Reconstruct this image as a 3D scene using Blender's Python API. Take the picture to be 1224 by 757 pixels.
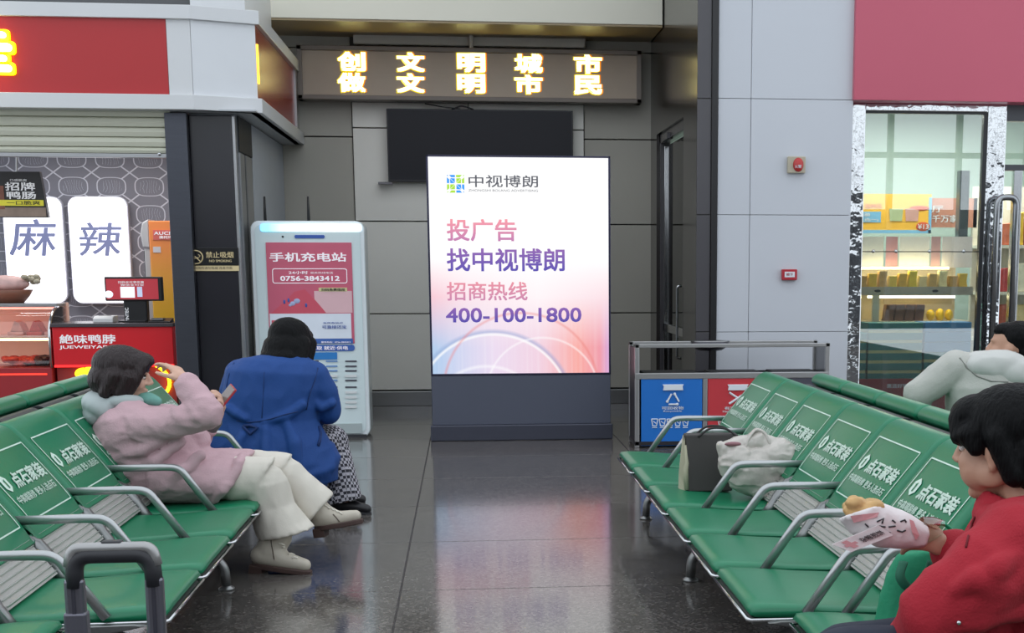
import bpy, bmesh, math, random
from mathutils import Vector, Matrix, noise
random.seed(7)
V = Vector
for o in list(bpy.data.objects): bpy.data.objects.remove(o, do_unlink=True)
S = bpy.context.scene
C = S.collection

# ------------------------------------------------------------------ camera
FOC = 1750.0; EYE = 1.43; VPX, VPY = 555.0, 318.0
TH = math.atan(FOC / 10400.0)
PSI = math.atan(FOC / (15000.0 * math.cos(TH)))
PPX = VPX + FOC * math.tan(PSI) / math.cos(TH)
PPY = VPY + FOC * math.tan(TH)
_s, _c, _st, _ct = math.sin(PSI), math.cos(PSI), math.sin(TH), math.cos(TH)
FWD = V((_s * _ct, _c * _ct, -_st)); RGT = V((_c, -_s, 0)); UPV = V((_s * _st, _c * _st, _ct))
CO = V((0, 0, EYE))
cam = bpy.data.cameras.new('camera'); cam_o = bpy.data.objects.new('camera', cam); C.objects.link(cam_o)
cam.sensor_width = 36; cam.lens = 36 * FOC / 1224
cam.shift_x = (612 - PPX) / 1224; cam.shift_y = (PPY - 378.5) / 1224
cam_o.matrix_world = Matrix((( RGT.x, UPV.x, -FWD.x, CO.x), (RGT.y, UPV.y, -FWD.y, CO.y), (RGT.z, UPV.z, -FWD.z, CO.z), (0, 0, 0, 1)))
cam.clip_start = 0.05
S.camera = cam_o

# ------------------------------------------------------------------ world, light, exposure
w = bpy.data.worlds.new('world'); S.world = w; w.use_nodes = True
bg = w.node_tree.nodes['Background']; bg.inputs[0].default_value = (0.86, 0.93, 1.0, 1); bg.inputs[1].default_value = 1.45
S.view_settings.view_transform = 'Standard'; S.view_settings.look = 'None'
S.view_settings.gamma = 1; S.view_settings.use_curve_mapping = False
S.view_settings.exposure = 0.0

def area_lamp(name, loc, rot, sx, sy, power, color):
    l = bpy.data.lights.new(name, 'AREA'); l.shape = 'RECTANGLE'; l.size = sx; l.size_y = sy
    l.energy = power; l.color = color
    o = bpy.data.objects.new(name, l); C.objects.link(o); o.location = loc; o.rotation_euler = rot
    return o

# ------------------------------------------------------------------ pixel rays
def ray(px, py): return FWD + RGT * ((px - PPX) / FOC) + UPV * ((PPY - py) / FOC)
def aty(px, py, y): r = ray(px, py); return CO + r * (y / r.y)
def atz(px, py, z): r = ray(px, py); return CO + r * ((z - EYE) / r.z)
def atx(px, py, x): r = ray(px, py); return CO + r * (x / r.x)
def rect(x0, y0, x1, y1, Y):
    a = aty(x0, y1, Y); b = aty(x1, y0, Y); c = aty(x0, y0, Y); d = aty(x1, y1, Y)
    return (a.x + c.x) / 2, (b.x + d.x) / 2, (a.z + d.z) / 2, (b.z + c.z) / 2      # X0 X1 Z0 Z1

# ------------------------------------------------------------------ materials
def lin(h):
    if not isinstance(h, str): return tuple(h)
    h = h.lstrip('#'); o = []
    for i in (0, 2, 4):
        c = int(h[i:i + 2], 16) / 255; o.append(c / 12.92 if c <= 0.04045 else ((c + 0.055) / 1.055) ** 2.4)
    return tuple(o)
MATS = {}
def mat(name, col, rough=0.5, metal=0.0, var=0.06, scale=8.0, bump=0.0, bscale=60.0, emit=0.0, spec=0.5, alpha=1.0, coat=0.0, trans=0.0, stretch=None):
    if name in MATS: return MATS[name]
    m = bpy.data.materials.new(name); m.use_nodes = True; nt = m.node_tree; N = nt.nodes; L = nt.links
    b = N['Principled BSDF']; c = lin(col)
    b.inputs['Roughness'].default_value = rough; b.inputs['Metallic'].default_value = metal
    b.inputs['Specular IOR Level'].default_value = spec
    b.inputs['Coat Weight'].default_value = coat
    b.inputs['Transmission Weight'].default_value = trans
    b.inputs['Alpha'].default_value = alpha
    tc = N.new('ShaderNodeTexCoord'); mp = N.new('ShaderNodeMapping'); L.new(tc.outputs['Object'], mp.inputs[0])
    if stretch: mp.inputs['Scale'].default_value = stretch
    nz = N.new('ShaderNodeTexNoise'); nz.inputs['Scale'].default_value = scale; nz.inputs['Detail'].default_value = 4
    L.new(mp.outputs[0], nz.inputs['Vector'])
    mx = N.new('ShaderNodeMix'); mx.data_type = 'RGBA'
    mx.inputs[6].default_value = tuple(max(0, x * (1 - var)) for x in c) + (1,)
    mx.inputs[7].default_value = tuple(min(1, x * (1 + var)) for x in c) + (1,)
    L.new(nz.outputs[0], mx.inputs[0]); L.new(mx.outputs[2], b.inputs['Base Color'])
    if emit:
        L.new(mx.outputs[2], b.inputs['Emission Color']); b.inputs['Emission Strength'].default_value = emit
    if bump:
        n2 = N.new('ShaderNodeTexNoise'); n2.inputs['Scale'].default_value = bscale; n2.inputs['Detail'].default_value = 3
        L.new(mp.outputs[0], n2.inputs['Vector'])
        bp = N.new('ShaderNodeBump'); bp.inputs['Strength'].default_value = bump; bp.inputs['Distance'].default_value = 0.01
        L.new(n2.outputs[0], bp.inputs['Height']); L.new(bp.outputs[0], b.inputs['Normal'])
    MATS[name] = m; return m
def emat(name, col, strength, var=0.03):
    return mat(name, col, rough=0.6, var=var, emit=strength, scale=3)
def glass(name, col='#e8f2f0', rough=0.0, mixf=0.12):
    """thin pane: mostly see-through, fresnel mirror on top"""
    if name in MATS: return MATS[name]
    m = bpy.data.materials.new(name); m.use_nodes = True; nt = m.node_tree; N = nt.nodes; L = nt.links
    for n in list(N): N.remove(n)
    out = N.new('ShaderNodeOutputMaterial'); t = N.new('ShaderNodeBsdfTransparent'); t.inputs[0].default_value = lin(col) + (1,)
    g = N.new('ShaderNodeBsdfGlossy'); g.inputs['Roughness'].default_value = rough
    fr = N.new('ShaderNodeFresnel'); fr.inputs[0].default_value = 1.5
    ad = N.new('ShaderNodeMath'); ad.operation = 'ADD'; ad.inputs[1].default_value = mixf; L.new(fr.outputs[0], ad.inputs[0])
    nz = N.new('ShaderNodeTexNoise'); nz.inputs['Scale'].default_value = 1.2
    bp = N.new('ShaderNodeBump'); bp.inputs['Strength'].default_value = 0.02; L.new(nz.outputs[0], bp.inputs['Height']); L.new(bp.outputs[0], g.inputs['Normal'])
    mx = N.new('ShaderNodeMixShader'); L.new(ad.outputs[0], mx.inputs[0]); L.new(t.outputs[0], mx.inputs[1]); L.new(g.outputs[0], mx.inputs[2])
    L.new(mx.outputs[0], out.inputs[0]); MATS[name] = m; return m

# ------------------------------------------------------------------ mesh building
class MB:
    def __init__(s): s.v = []; s.f = []
    def add(s, vs, fs):
        n = len(s.v); s.v += [V(p) for p in vs]; s.f += [tuple(i + n for i in f) for f in fs]; return s
    def box(s, x0, x1, y0, y1, z0, z1):
        x0, x1 = sorted((x0, x1)); y0, y1 = sorted((y0, y1)); z0, z1 = sorted((z0, z1))
        return s.add([(x0, y0, z0), (x1, y0, z0), (x1, y1, z0), (x0, y1, z0), (x0, y0, z1), (x1, y0, z1), (x1, y1, z1), (x0, y1, z1)],
                     [(0, 3, 2, 1), (4, 5, 6, 7), (0, 1, 5, 4), (1, 2, 6, 5), (2, 3, 7, 6), (3, 0, 4, 7)])
    def prism(s, poly, axis, a, b):
        """poly: 2D points in the two other axes (x,z for axis y; x,y for z; y,z for x)"""
        def mk(p, t): return {'y': (p[0], t, p[1]), 'z': (p[0], p[1], t), 'x': (t, p[0], p[1])}[axis]
        n = len(poly)
        s.add([mk(p, a) for p in poly] + [mk(p, b) for p in poly],
              [tuple(range(n)), tuple(range(2 * n - 1, n - 1, -1))] + [(i, i + n, (i + 1) % n + n, (i + 1) % n) for i in range(n)])
        return s
    def tube(s, pts, r, n=10, flat=1.0, caps=True):
        pts = [V(p) for p in pts]; rs = list(r) + [r[-1]] * len(pts) if isinstance(r, (list, tuple)) else [r] * len(pts)
        t0 = (pts[1] - pts[0]).normalized(); ref = V((0, 0, 1)) if abs(t0.z) < 0.9 else V((1, 0, 0))
        a = t0.cross(ref).normalized(); rings = []
        for i, p in enumerate(pts):
            t = ((pts[min(i + 1, len(pts) - 1)] - p).normalized() + (p - pts[max(i - 1, 0)]).normalized())
            t = t.normalized() if t.length > 1e-6 else t0
            a = (a - t * a.dot(t)).normalized(); b = t.cross(a)
            rings.append([p + (a * math.cos(k * 2 * math.pi / n) + b * math.sin(k * 2 * math.pi / n) * flat) * rs[i] for k in range(n)])
        return s.rings(rings, caps)
    def rings(s, rings, caps=True):
        n = len(rings[0]); vs = [p for r in rings for p in r]; fs = []
        for i in range(len(rings) - 1):
            for k in range(n):
                fs.append((i * n + k, i * n + (k + 1) % n, (i + 1) * n + (k + 1) % n, (i + 1) * n + k))
        if caps:
            fs.append(tuple(range(n - 1, -1, -1))); m = (len(rings) - 1) * n; fs.append(tuple(range(m, m + n)))
        return s.add(vs, fs)
    def lathe(s, prof, c=(0, 0, 0), n=24, axis='z'):
        rings = []
        for r, h in prof:
            ring = []
            for k in range(n):
                a = 2 * math.pi * k / n; x, y = r * math.cos(a), r * math.sin(a)
                q = {'z': (x, y, h), 'y': (x, h, y), 'x': (h, x, y)}[axis]
                ring.append(V(q) + V(c))
            rings.append(ring)
        return s.rings(rings)
    def ell(s, c, r, rot=None, nu=16, nv=10):
        c = V(c); r = (r, r, r) if not isinstance(r, (list, tuple)) else r; vs = []; fs = []
        for j in range(1, nv):
            for i in range(nu):
                a = 2 * math.pi * i / nu; b = math.pi * j / nv
                p = V((r[0] * math.sin(b) * math.cos(a), r[1] * math.sin(b) * math.sin(a), r[2] * math.cos(b)))
                vs.append(c + (rot @ p if rot else p))
        top = V((0, 0, r[2])); vs.append(c + (rot @ top if rot else top)); vs.append(c - (rot @ top if rot else top))
        T = len(vs) - 2; B = T + 1
        for j in range(nv - 2):
            for i in range(nu):
                fs.append((j * nu + i, (j + 1) * nu + i, (j + 1) * nu + (i + 1) % nu, j * nu + (i + 1) % nu))
        for i in range(nu):
            fs.append((T, i, (i + 1) % nu)); m = (nv - 2) * nu; fs.append((B, m + (i + 1) % nu, m + i))
        return s.add(vs, fs)
    def cap(s, p0, r0, p1, r1, n=14):
        p0, p1 = V(p0), V(p1); s.ell(p0, r0, None, n, 8); s.ell(p1, r1, None, n, 8)
        if (p1 - p0).length > 1e-4: s.tube([p0, p1], [r0, r1], n)
        return s
    def chain(s, pts, rs):
        for i in range(len(pts) - 1): s.cap(pts[i], rs[i], pts[i + 1], rs[i + 1])
        return s
    def loft(s, secs, n=20, caps=True):
        """secs: (centre, a-vector, b-vector) ellipses"""
        return s.rings([[V(c) + V(a) * math.cos(2 * math.pi * k / n) + V(b) * math.sin(2 * math.pi * k / n) for k in range(n)] for c, a, b in secs], caps)

ORG = {}
def props(o, label=None, cat=None, group=None, kind=None):
    if label: o['label'] = label
    if cat: o['category'] = cat
    if group: o['group'] = group
    if kind: o['kind'] = kind
    return o
def thing(name, label, cat, loc, group=None, rz=0.0):
    o = bpy.data.objects.new(name, None); C.objects.link(o); o.empty_display_size = 0.05
    o.location = loc; o.rotation_euler = (0, 0, rz); ORG[o.name] = V(loc) if rz == 0 else V((0, 0, 0))
    return props(o, label, cat, group)
def to_mesh(name, geo, m, smooth=False, bevel=0.0, org=V((0, 0, 0)), seg=2, weld=False):
    me = bpy.data.meshes.new(name)
    me.from_pydata([tuple(p - org) for p in geo.v], [], geo.f)
    if bevel or True:
        bm = bmesh.new(); bm.from_mesh(me)
        if weld: bmesh.ops.remove_doubles(bm, verts=bm.verts, dist=1e-5)
        bmesh.ops.recalc_face_normals(bm, faces=bm.faces)
        if bevel:
            es = [e for e in bm.edges if len(e.link_faces) == 2 and e.calc_face_angle(0) > 0.6]
            bmesh.ops.bevel(bm, geom=es, offset=bevel, segments=seg, affect='EDGES', profile=0.5, clamp_overlap=True)
        bm.to_mesh(me); bm.free()
    if smooth:
        for p in me.polygons: p.use_smooth = True
    me.materials.append(m); return me
def obj(name, geo, m, parent=None, loc=None, smooth=False, bevel=0.0, label=None, cat=None, group=None, kind=None, seg=2):
    """geo in world coordinates; a part takes its thing's origin"""
    org = ORG[parent.name] if parent else (V(loc) if loc is not None else V((0, 0, 0)))
    me = to_mesh(name, geo, m, smooth, bevel, org, seg)
    o = bpy.data.objects.new(name, me); C.objects.link(o)
    if parent: o.parent = parent
    else: o.location = org
    ORG[o.name] = org
    return props(o, label, cat, group, kind)
def inst(name, me, parent, loc=(0, 0, 0)):
    o = bpy.data.objects.new(name, me); C.objects.link(o); o.parent = parent; o.location = loc
    ORG[o.name] = V(loc); return o
def bx(x0, x1, y0, y1, z0, z1): return MB().box(x0, x1, y0, y1, z0, z1)
def px_box(x0, y0, x1, y1, Y, depth, back=True):
    a, b, c, d = rect(x0, y0, x1, y1, Y); return bx(a, b, Y, Y + depth, c, d)
def rrect(x0, x1, z0, z1, r, n=6):
    pts = []
    for cx, cz, a0 in ((x1 - r, z1 - r, 0), (x0 + r, z1 - r, 90), (x0 + r, z0 + r, 180), (x1 - r, z0 + r, 270)):
        for k in range(n + 1):
            a = math.radians(a0 + 90 * k / n); pts.append((cx + r * math.cos(a), cz + r * math.sin(a)))
    return pts
def bez(pts, n=8):
    """smooth a polyline with rounded corners (catmull-rom)"""
    pts = [V(p) for p in pts]; P = [pts[0] * 2 - pts[1]] + pts + [pts[-1] * 2 - pts[-2]]; out = []
    for i in range(1, len(P) - 2):
        for k in range(n):
            t = k / n; a, b, c, d = P[i - 1], P[i], P[i + 1], P[i + 2]
            out.append(0.5 * ((2 * b) + (c - a) * t + (2 * a - 5 * b + 4 * c - d) * t * t + (3 * b - a - 3 * c + d) * t ** 3))
    out.append(pts[-1]); return out
def bend(pts, r, n=6):
    """polyline whose inner corners are rounded with radius r"""
    pts = [V(p) for p in pts]; out = [pts[0]]
    for i in range(1, len(pts) - 1):
        a = (pts[i - 1] - pts[i]); b = (pts[i + 1] - pts[i]); q = min(r, a.length * 0.48, b.length * 0.48)
        p0 = pts[i] + a.normalized() * q; p1 = pts[i] + b.normalized() * q
        for k in range(n + 1):
            t = k / n; out.append(p0 * (1 - t) ** 2 + pts[i] * 2 * t * (1 - t) + p1 * t * t)
    out.append(pts[-1]); return out

# ------------------------------------------------------------------ lettering
TX = {}
def glyphs(body, bold=0.0, shear=0.0):
    k = (body, bold, shear)
    if k not in TX:
        cu = bpy.data.curves.new('lettering', 'FONT'); cu.body = body; cu.shear = shear; cu.resolution_u = 3
        cu.fill_mode = 'FRONT'
        o = bpy.data.objects.new('lettering', cu); C.objects.link(o)
        bpy.context.view_layer.update()
        dg = bpy.context.evaluated_depsgraph_get(); me = bpy.data.meshes.new_from_object(o.evaluated_get(dg))
        vs = [v.co.copy() for v in me.vertices]; fs = [tuple(p.vertices) for p in me.polygons]
        bpy.data.objects.remove(o); bpy.data.meshes.remove(me); bpy.data.curves.remove(cu)
        if bold:      # embolden by overlaying shifted copies of the strokes
            v0, f0 = vs, fs; vs, fs = [], []; k0 = bold * 0.8
            for q_, (dx, dy) in enumerate(((-k0, -k0), (k0, -k0), (k0, k0), (-k0, k0))):
                n0 = len(vs); vs += [V((p.x + dx, p.y + dy, q_)) for p in v0]; fs += [tuple(i + n0 for i in f) for f in f0]
        x0 = min(v.x for v in vs); x1 = max(v.x for v in vs); y0 = min(v.y for v in vs); y1 = max(v.y for v in vs)
        TX[k] = ([((v.x - x0) / max(1e-6, x1 - x0), (v.y - y0) / max(1e-6, y1 - y0), v.z) for v in vs], fs)
    return TX[k]
def text_on(body, fn, bold=0.0, shear=0.0, geo=None):
    """fn maps (0..1, 0..1) of the text box to a world point"""
    g = geo or MB(); vs, fs = glyphs(body, bold, shear); 
    o_ = V(fn(0, 0)); nr = (V(fn(1, 0)) - o_).cross(V(fn(0, 1)) - o_).normalized()
    return g.add([V(fn(u, v)) + nr * (0.0007 * q) for u, v, q in vs], fs)
def text_px(body, x0, y0, x1, y1, Y, bold=0.0, shear=0.0, geo=None):
    a, b, c, d = rect(x0, y0, x1, y1, Y)
    return text_on(body, lambda u, v: (a + (b - a) * u, Y, c + (d - c) * v), bold, shear, geo)

# ------------------------------------------------------------------ organic forms
def remeshed(name, geo, m, parent, voxel=0.008, smooth=4, wr=0.0, wscale=9.0, waniso=(1, 1, 1), kind=None, label=None, parts=None, fac=0.5):
    me = bpy.data.meshes.new('tmp'); me.from_pydata([tuple(p) for p in geo.v], [], geo.f)
    bm = bmesh.new(); bm.from_mesh(me); bmesh.ops.recalc_face_normals(bm, faces=bm.faces); bm.to_mesh(me); bm.free()
    o = bpy.data.objects.new('tmp', me); C.objects.link(o)
    r = o.modifiers.new('r', 'REMESH'); r.mode = 'VOXEL'; r.voxel_size = voxel
    if smooth:
        sm = o.modifiers.new('s', 'SMOOTH'); sm.factor = fac; sm.iterations = smooth
    dg = bpy.context.evaluated_depsgraph_get(); out = bpy.data.meshes.new_from_object(o.evaluated_get(dg))
    bpy.data.objects.remove(o); bpy.data.meshes.remove(me)
    out.name = name; org = ORG[parent.name]
    if wr:
        nr = [v.normal.copy() for v in out.vertices]
        for v, n in zip(out.vertices, nr):
            q = V((v.co.x * waniso[0], v.co.y * waniso[1], v.co.z * waniso[2])) * wscale
            h = noise.noise(q) + 0.5 * noise.noise(q * 2.1)
            h = (1 - abs(h) * 1.6) * 0.6 + 0.4 * noise.noise(q * 0.6)
            v.co += n * (h * wr)
    for v in out.vertices: v.co -= org
    for p in out.polygons: p.use_smooth = True
    out.materials.clear(); out.materials.append(m)
    ob = bpy.data.objects.new(name, out); C.objects.link(ob); ob.parent = parent; ORG[ob.name] = org
    return props(ob, label, None, None, kind)

# ================================================================== the setting
BW = 15.36            # back wall plane
def nodes(m): return m.node_tree.nodes, m.node_tree.links
# floor of speckled terrazzo
terr = bpy.data.materials.new('terrazzo'); terr.use_nodes = True
N, L = nodes(terr); b = N['Principled BSDF']
geoN = N.new('ShaderNodeNewGeometry')
v1 = N.new('ShaderNodeTexVoronoi'); v1.inputs['Scale'].default_value = 95; L.new(geoN.outputs['Position'], v1.inputs['Vector'])
n1 = N.new('ShaderNodeTexNoise'); n1.inputs['Scale'].default_value = 1.1; n1.inputs['Detail'].default_value = 3; L.new(geoN.outputs['Position'], n1.inputs['Vector'])
n2 = N.new('ShaderNodeTexNoise'); n2.inputs['Scale'].default_value = 160; n2.inputs['Detail'].default_value = 2; L.new(geoN.outputs['Position'], n2.inputs['Vector'])
cr = N.new('ShaderNodeValToRGB'); L.new(v1.outputs['Color'], cr.inputs[0])
cr.color_ramp.elements[0].position = 0.1; cr.color_ramp.elements[0].color = lin('#3b3836') + (1,)
cr.color_ramp.elements[1].position = 0.9; cr.color_ramp.elements[1].color = lin('#76716d') + (1,)
e = cr.color_ramp.elements.new(0.5); e.color = lin('#5a5653') + (1,)
mx = N.new('ShaderNodeMix'); mx.data_type = 'RGBA'; mx.blend_type = 'MULTIPLY'; mx.inputs[0].default_value = 0.55
L.new(cr.outputs[0], mx.inputs[6])
cr2 = N.new('ShaderNodeValToRGB'); L.new(n1.outputs[0], cr2.inputs[0])
cr2.color_ramp.elements[0].position = 0.3; cr2.color_ramp.elements[0].color = (0.7, 0.7, 0.72, 1)
cr2.color_ramp.elements[1].position = 0.7; cr2.color_ramp.elements[1].color = (1, 0.98, 0.95, 1)
L.new(cr2.outputs[0], mx.inputs[7]); L.new(mx.outputs[2], b.inputs['Base Color'])
mr = N.new('ShaderNodeMapRange'); L.new(n2.outputs[0], mr.inputs[0]); mr.inputs[3].default_value = 0.07; mr.inputs[4].default_value = 0.15
L.new(mr.outputs[0], b.inputs['Roughness']); b.inputs['Specular IOR Level'].default_value = 0.38

joint = mat('floor_joint', '#2b2928', 0.6)
floor = obj('floor', bx(-7.2, 7.6, -8, 16.5, -0.12, -0.004), joint, kind='structure', label='dark grey polished terrazzo floor of the waiting hall')
TWX, TWY = 1.56, 1.17
tile_me = to_mesh('tile', bx(0.003, TWX - 0.003, 0.003, TWY - 0.003, -0.02, 0.0), terr, bevel=0.002, seg=1)
for i in range(-4, 5):
    for j in range(-13, 8):
        inst('tile', tile_me, floor, (-0.31 + TWX * i, 7.63 + TWY * j, 0))

# back wall -----------------------------------------------------------------
gwall = mat('grey_wall_panel', '#b3afa5', 0.5, var=0.05, scale=2)
wwall = mat('white_wall_panel', '#f3f0e8', 0.45, var=0.04, scale=2)
jointw = mat('wall_joint', '#4d4a47', 0.7)
steel = mat('brushed_steel', '#a9a9ab', 0.3, 1.0, var=0.1, scale=3, stretch=(1, 1, 40))
chrome = mat('chrome', '#c9cacc', 0.12, 1.0, var=0.05)
wb = obj('wall_back', bx(-4.7, 4.5, BW + 0.05, BW + 0.25, 0, 4.6), jointw, kind='structure', label='grey panelled wall at the end of the passage')
def wall_panels(parent, cols, rows, Y, depth, m, name='wall_panel', bev=0.004):
    for (a, c) in cols:
        for (r0, r1) in rows:
            X0, X1, _, _ = rect(a, 300, c, 310, Y)
            z1 = aty(550, r0, Y).z; z0 = max(0.16, aty(550, r1, Y).z)
            obj(name, bx(X0 + 0.004, X1 - 0.004, Y, Y + depth, z0 + 0.006, z1 - 0.006), m, parent, bevel=bev)
wall_panels(wb, [(330, 426), (699, 790)], [(-40, 60), (60, 165), (165, 268), (268, 375), (375, 468)], BW, 0.05, gwall)
wall_panels(wb, [(426, 563), (563, 699)], [(123, 154), (154, 265), (265, 375), (375, 468)], BW - 0.03, 0.08, wwall)
bb = px_box(335, 468, 790, 486, BW - 0.05, 0.09)
X0, X1, _, _ = rect(335, 468, 780, 485, BW - 0.05)
obj('baseboard_back', bx(-1.75, 1.93, BW - 0.05, BW + 0.04, 0, 0.15), steel, bevel=0.004, kind='structure', label='scuffed stainless baseboard along the grey wall')
# cream ceiling beam over the passage and an unseen slab added above to shade it
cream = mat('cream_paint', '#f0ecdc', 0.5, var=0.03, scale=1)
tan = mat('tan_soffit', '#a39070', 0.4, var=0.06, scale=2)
zb = aty(540, 25, 14.4).z
X0 = -1.5; X1 = aty(792, 20, 14.4).x
beam = obj('trim_1', bx(-2.4, X1, 14.4, 14.7, zb, zb + 1.2), cream, kind='structure', bevel=0.004, label='cream painted ceiling beam across the passage')
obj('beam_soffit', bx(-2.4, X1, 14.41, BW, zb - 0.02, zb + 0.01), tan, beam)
obj('ceiling', bx(-7, 7.4, 12.75, 16.4, 5.9, 6.05), mat('ceiling_paint', '#c8c8c4', 0.7), kind='structure', label='unseen pale ceiling slab added above the shops to shade the passage')  # out of view; added to darken the passage below
box_r = px_box(422, 40, 700, 55, 15.22, 0.13)
obj('screen_casing', box_r, mat('casing_paint', '#d6d2ca', 0.45), loc=aty(560, 55, 15.2), bevel=0.015, label='long pale roller screen casing above the LED sign', cat='screen casing')

# right dark stone portal --------------------------------------------------
SX = 1.93
stone = mat('dark_polished_stone', '#34302f', 0.16, var=0.12, scale=1.5, spec=0.6)
stone2 = mat('grey_stone_edge', '#4b494d', 0.25, var=0.08, scale=1.5)
D0 = atx(817, 140, SX).y; D1 = atx(785, 160, SX).y; ZD = 2.72; YC = 12.3
PX1 = aty(858, 200, YC).x
wr = MB().box(SX, PX1 - 0.03, YC + 0.012, D0, 0, 4.6).box(SX, SX + 0.05, D1, BW + 0.05, 0, 4.6).box(SX, SX + 0.22, D0, D1, ZD, 4.6)
wrt = obj('wall_right', wr, stone, kind='structure', label='dark polished stone side wall of the passage')
PX0 = aty(837, 200, YC).x
rows = [(-160, 118), (118, 257), (257, 397), (397, 530)]
for r0, r1 in rows:
    obj('stone_panel', bx(SX, PX1 - 0.06, YC, YC + 0.02, max(0.005, aty(845, r1, YC).z + 0.004), aty(845, r0, YC).z - 0.004), stone2, wrt, bevel=0.003)
obj('edge_strip', bx(PX1 - 0.055, PX1 - 0.005, YC - 0.015, YC + 0.03, 0, 4.6), mat('black_edge', '#1b1a1c', 0.3), wrt)
# glazed door in the stone wall
door = obj('door_1', MB().box(SX + 0.03, SX + 0.13, D0, D0 + 0.06, 0, ZD).box(SX + 0.03, SX + 0.13, D1 - 0.06, D1, 0, ZD).box(SX + 0.03, SX + 0.13, D0, D1, ZD - 0.09, ZD), stone2, kind='structure', bevel=0.004, label='glass door with a steel frame in the dark stone wall')
obj('door_leaf_frame', MB().box(SX + 0.06, SX + 0.11, D1 - 0.14, D1 - 0.07, 0.02, ZD - 0.12).box(SX + 0.06, SX + 0.11, D0 + 0.07, D0 + 0.12, 0.02, ZD - 0.12).box(SX + 0.06, SX + 0.11, D0 + 0.07, D1 - 0.07, 0.78, 0.86), chrome, door, bevel=0.004)
obj('pane', bx(SX + 0.082, SX + 0.088, D0 + 0.12, D1 - 0.14, 0.02, ZD - 0.12), glass('door_glass', '#c9d6d0', 0.02, 0.03), door)
obj('door_handle', MB().tube(bend([(SX + 0.02, D0 + 0.2, 1.25), (SX - 0.02, D0 + 0.2, 1.25), (SX - 0.02, D0 + 0.2, 0.6), (SX + 0.02, D0 + 0.2, 0.6)], 0.02), 0.012), chrome, door, smooth=True)
obj('door_closer', MB().box(SX + 0.0, SX + 0.06, D1 - 0.75, D1 - 0.4, ZD - 0.1, ZD - 0.04), stone2, door, bevel=0.006)
# room behind the door
obj('wall_far_room', MB().box(SX + 0.06, 3.1, BW - 0.02, BW + 0.04, 0, 3.2).box(3.1, 3.18, 13.22, BW + 0.04, 0, 3.2), mat('far_room_paint', '#b5c8bc', 0.6), kind='structure', label='pale green wall of the room behind the glass door')

area_lamp('room_fill_light', (2.6, 14.3, 3.0), (0, 0, 0), 0.6, 0.6, 14, (0.95, 1.0, 0.96))  # added light with no visible lamp; brightens the room behind the door
# light grey column ---------------------------------------------------------
colm = mat('white_aluminium_panel', '#c6c9d0', 0.35, var=0.03, scale=1.2)
CX0, CX1 = PX1, aty(1022, 120, YC).x - 0.015
col = obj('wall_column', bx(CX0 + 0.01, CX1 - 0.01, YC + 0.02, YC + 0.9, 0, 4.6), jointw, kind='structure', label='pale grey aluminium clad column beside the red shop front')
XM = aty(897, 200, YC).x
for r0, r1 in rows:
    z1 = aty(900, r0, YC).z; z0 = max(0.003, aty(900, r1, YC).z)
    obj('cladding_panel', bx(CX0, XM - 0.0015, YC + 0.004, YC + 0.03, z0 + 0.002, z1 - 0.002), colm, col, bevel=0.002, seg=1)
    obj('cladding_panel', bx(XM + 0.0015, CX1, YC, YC + 0.03, z0 + 0.002, z1 - 0.002), colm, col, bevel=0.002, seg=1)

# hall glazing behind the camera: mirrored daylight, with an added wall cutting low reflections
g = MB()
for i in range(-14, 15): g.box(i * 1.6 - 0.06, i * 1.6 + 0.06, -8.1, -7.95, 0, 7)
for z in (0.5, 2.2, 3.9, 5.6, 6.95): g.box(-22.5, 22.5, -8.1, -7.95, z - 0.06, z + 0.06)
obj('wall_rear_added', bx(-22.5, 22.5, -8.4, -8.12, 0, 2.7), mat('rear_wall', '#2c2d31', 0.6), kind='structure', label='unseen low dark grey wall added behind the viewer to darken reflections')  # out of view; added so the lower glass mirrors a dark surface
wn = obj('window_1', g, mat('mullion_grey', '#55585c', 0.4), kind='structure', label='tall glazed front of the hall with grey mullions')

# ================================================================== left shop: fascia, shutter, piers
white = mat('white_alu_fascia', '#d3d4d6', 0.3, var=0.03, scale=2, spec=0.5)
redp = mat('red_fascia', '#b3282c', 0.35, var=0.04, scale=2, bump=0.05, bscale=3)
FY = 12.07
zT, zR1, zR0, zB = aty(100, 4, FY).z, aty(100, 21, FY).z, aty(100, 112, FY).z, aty(100, 130, FY).z
XR, XC = aty(200, 70, FY).x, -2.063
XS = -1.60; YS = 12.27
fas = obj('trim_2', MB().prism([(-5.2, FY + 0.03), (XC, FY + 0.03), (XS - 0.03, YS + 0.03), (XS - 0.03, BW), (-5.2, BW)], 'z', zB + 0.01, zT - 0.005), mat('fascia_core', '#8e8f92', 0.6), kind='structure', label='white and red fascia box above the left food counter')
def band(z0, z1, out, name, m):
    poly = [(-5.2, FY - out), (XC + out * 0.2, FY - out), (XS + out, YS - out * 0.6), (XS + out, BW - 0.01), (XS - 0.06, BW - 0.01), (XS - 0.06, YS + 0.04), (XC, FY + 0.05), (-5.2, FY + 0.05)]
    return obj(name, MB().prism(poly, 'z', z0, z1), m, fas, bevel=0.004)
band(zB, zR0, 0.035, 'lower_band', white); band(zR1, zT, 0.035, 'upper_band', white)
obj('red_panel', bx(-5.2, XR, FY, FY + 0.03, zR0, zR1), redp, fas)
obj('white_panel', bx(XR + 0.004, XC, FY - 0.004, FY + 0.03, zR0, zR1), white, fas)
obj('corner_panel', MB().prism([(XC + 0.003, FY - 0.004), (XS, YS - 0.004), (XS - 0.03, YS + 0.03), (XC, FY + 0.03)], 'z', zR0, zR1), mat('glossy_white_panel', '#d8dade', 0.15, var=0.05, scale=2), fas)
obj('side_panel', bx(XS - 0.03, XS, YS, BW - 0.25, zR0, zR1), mat('dark_red_panel', '#8f2a22', 0.25, var=0.05), fas)
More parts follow.
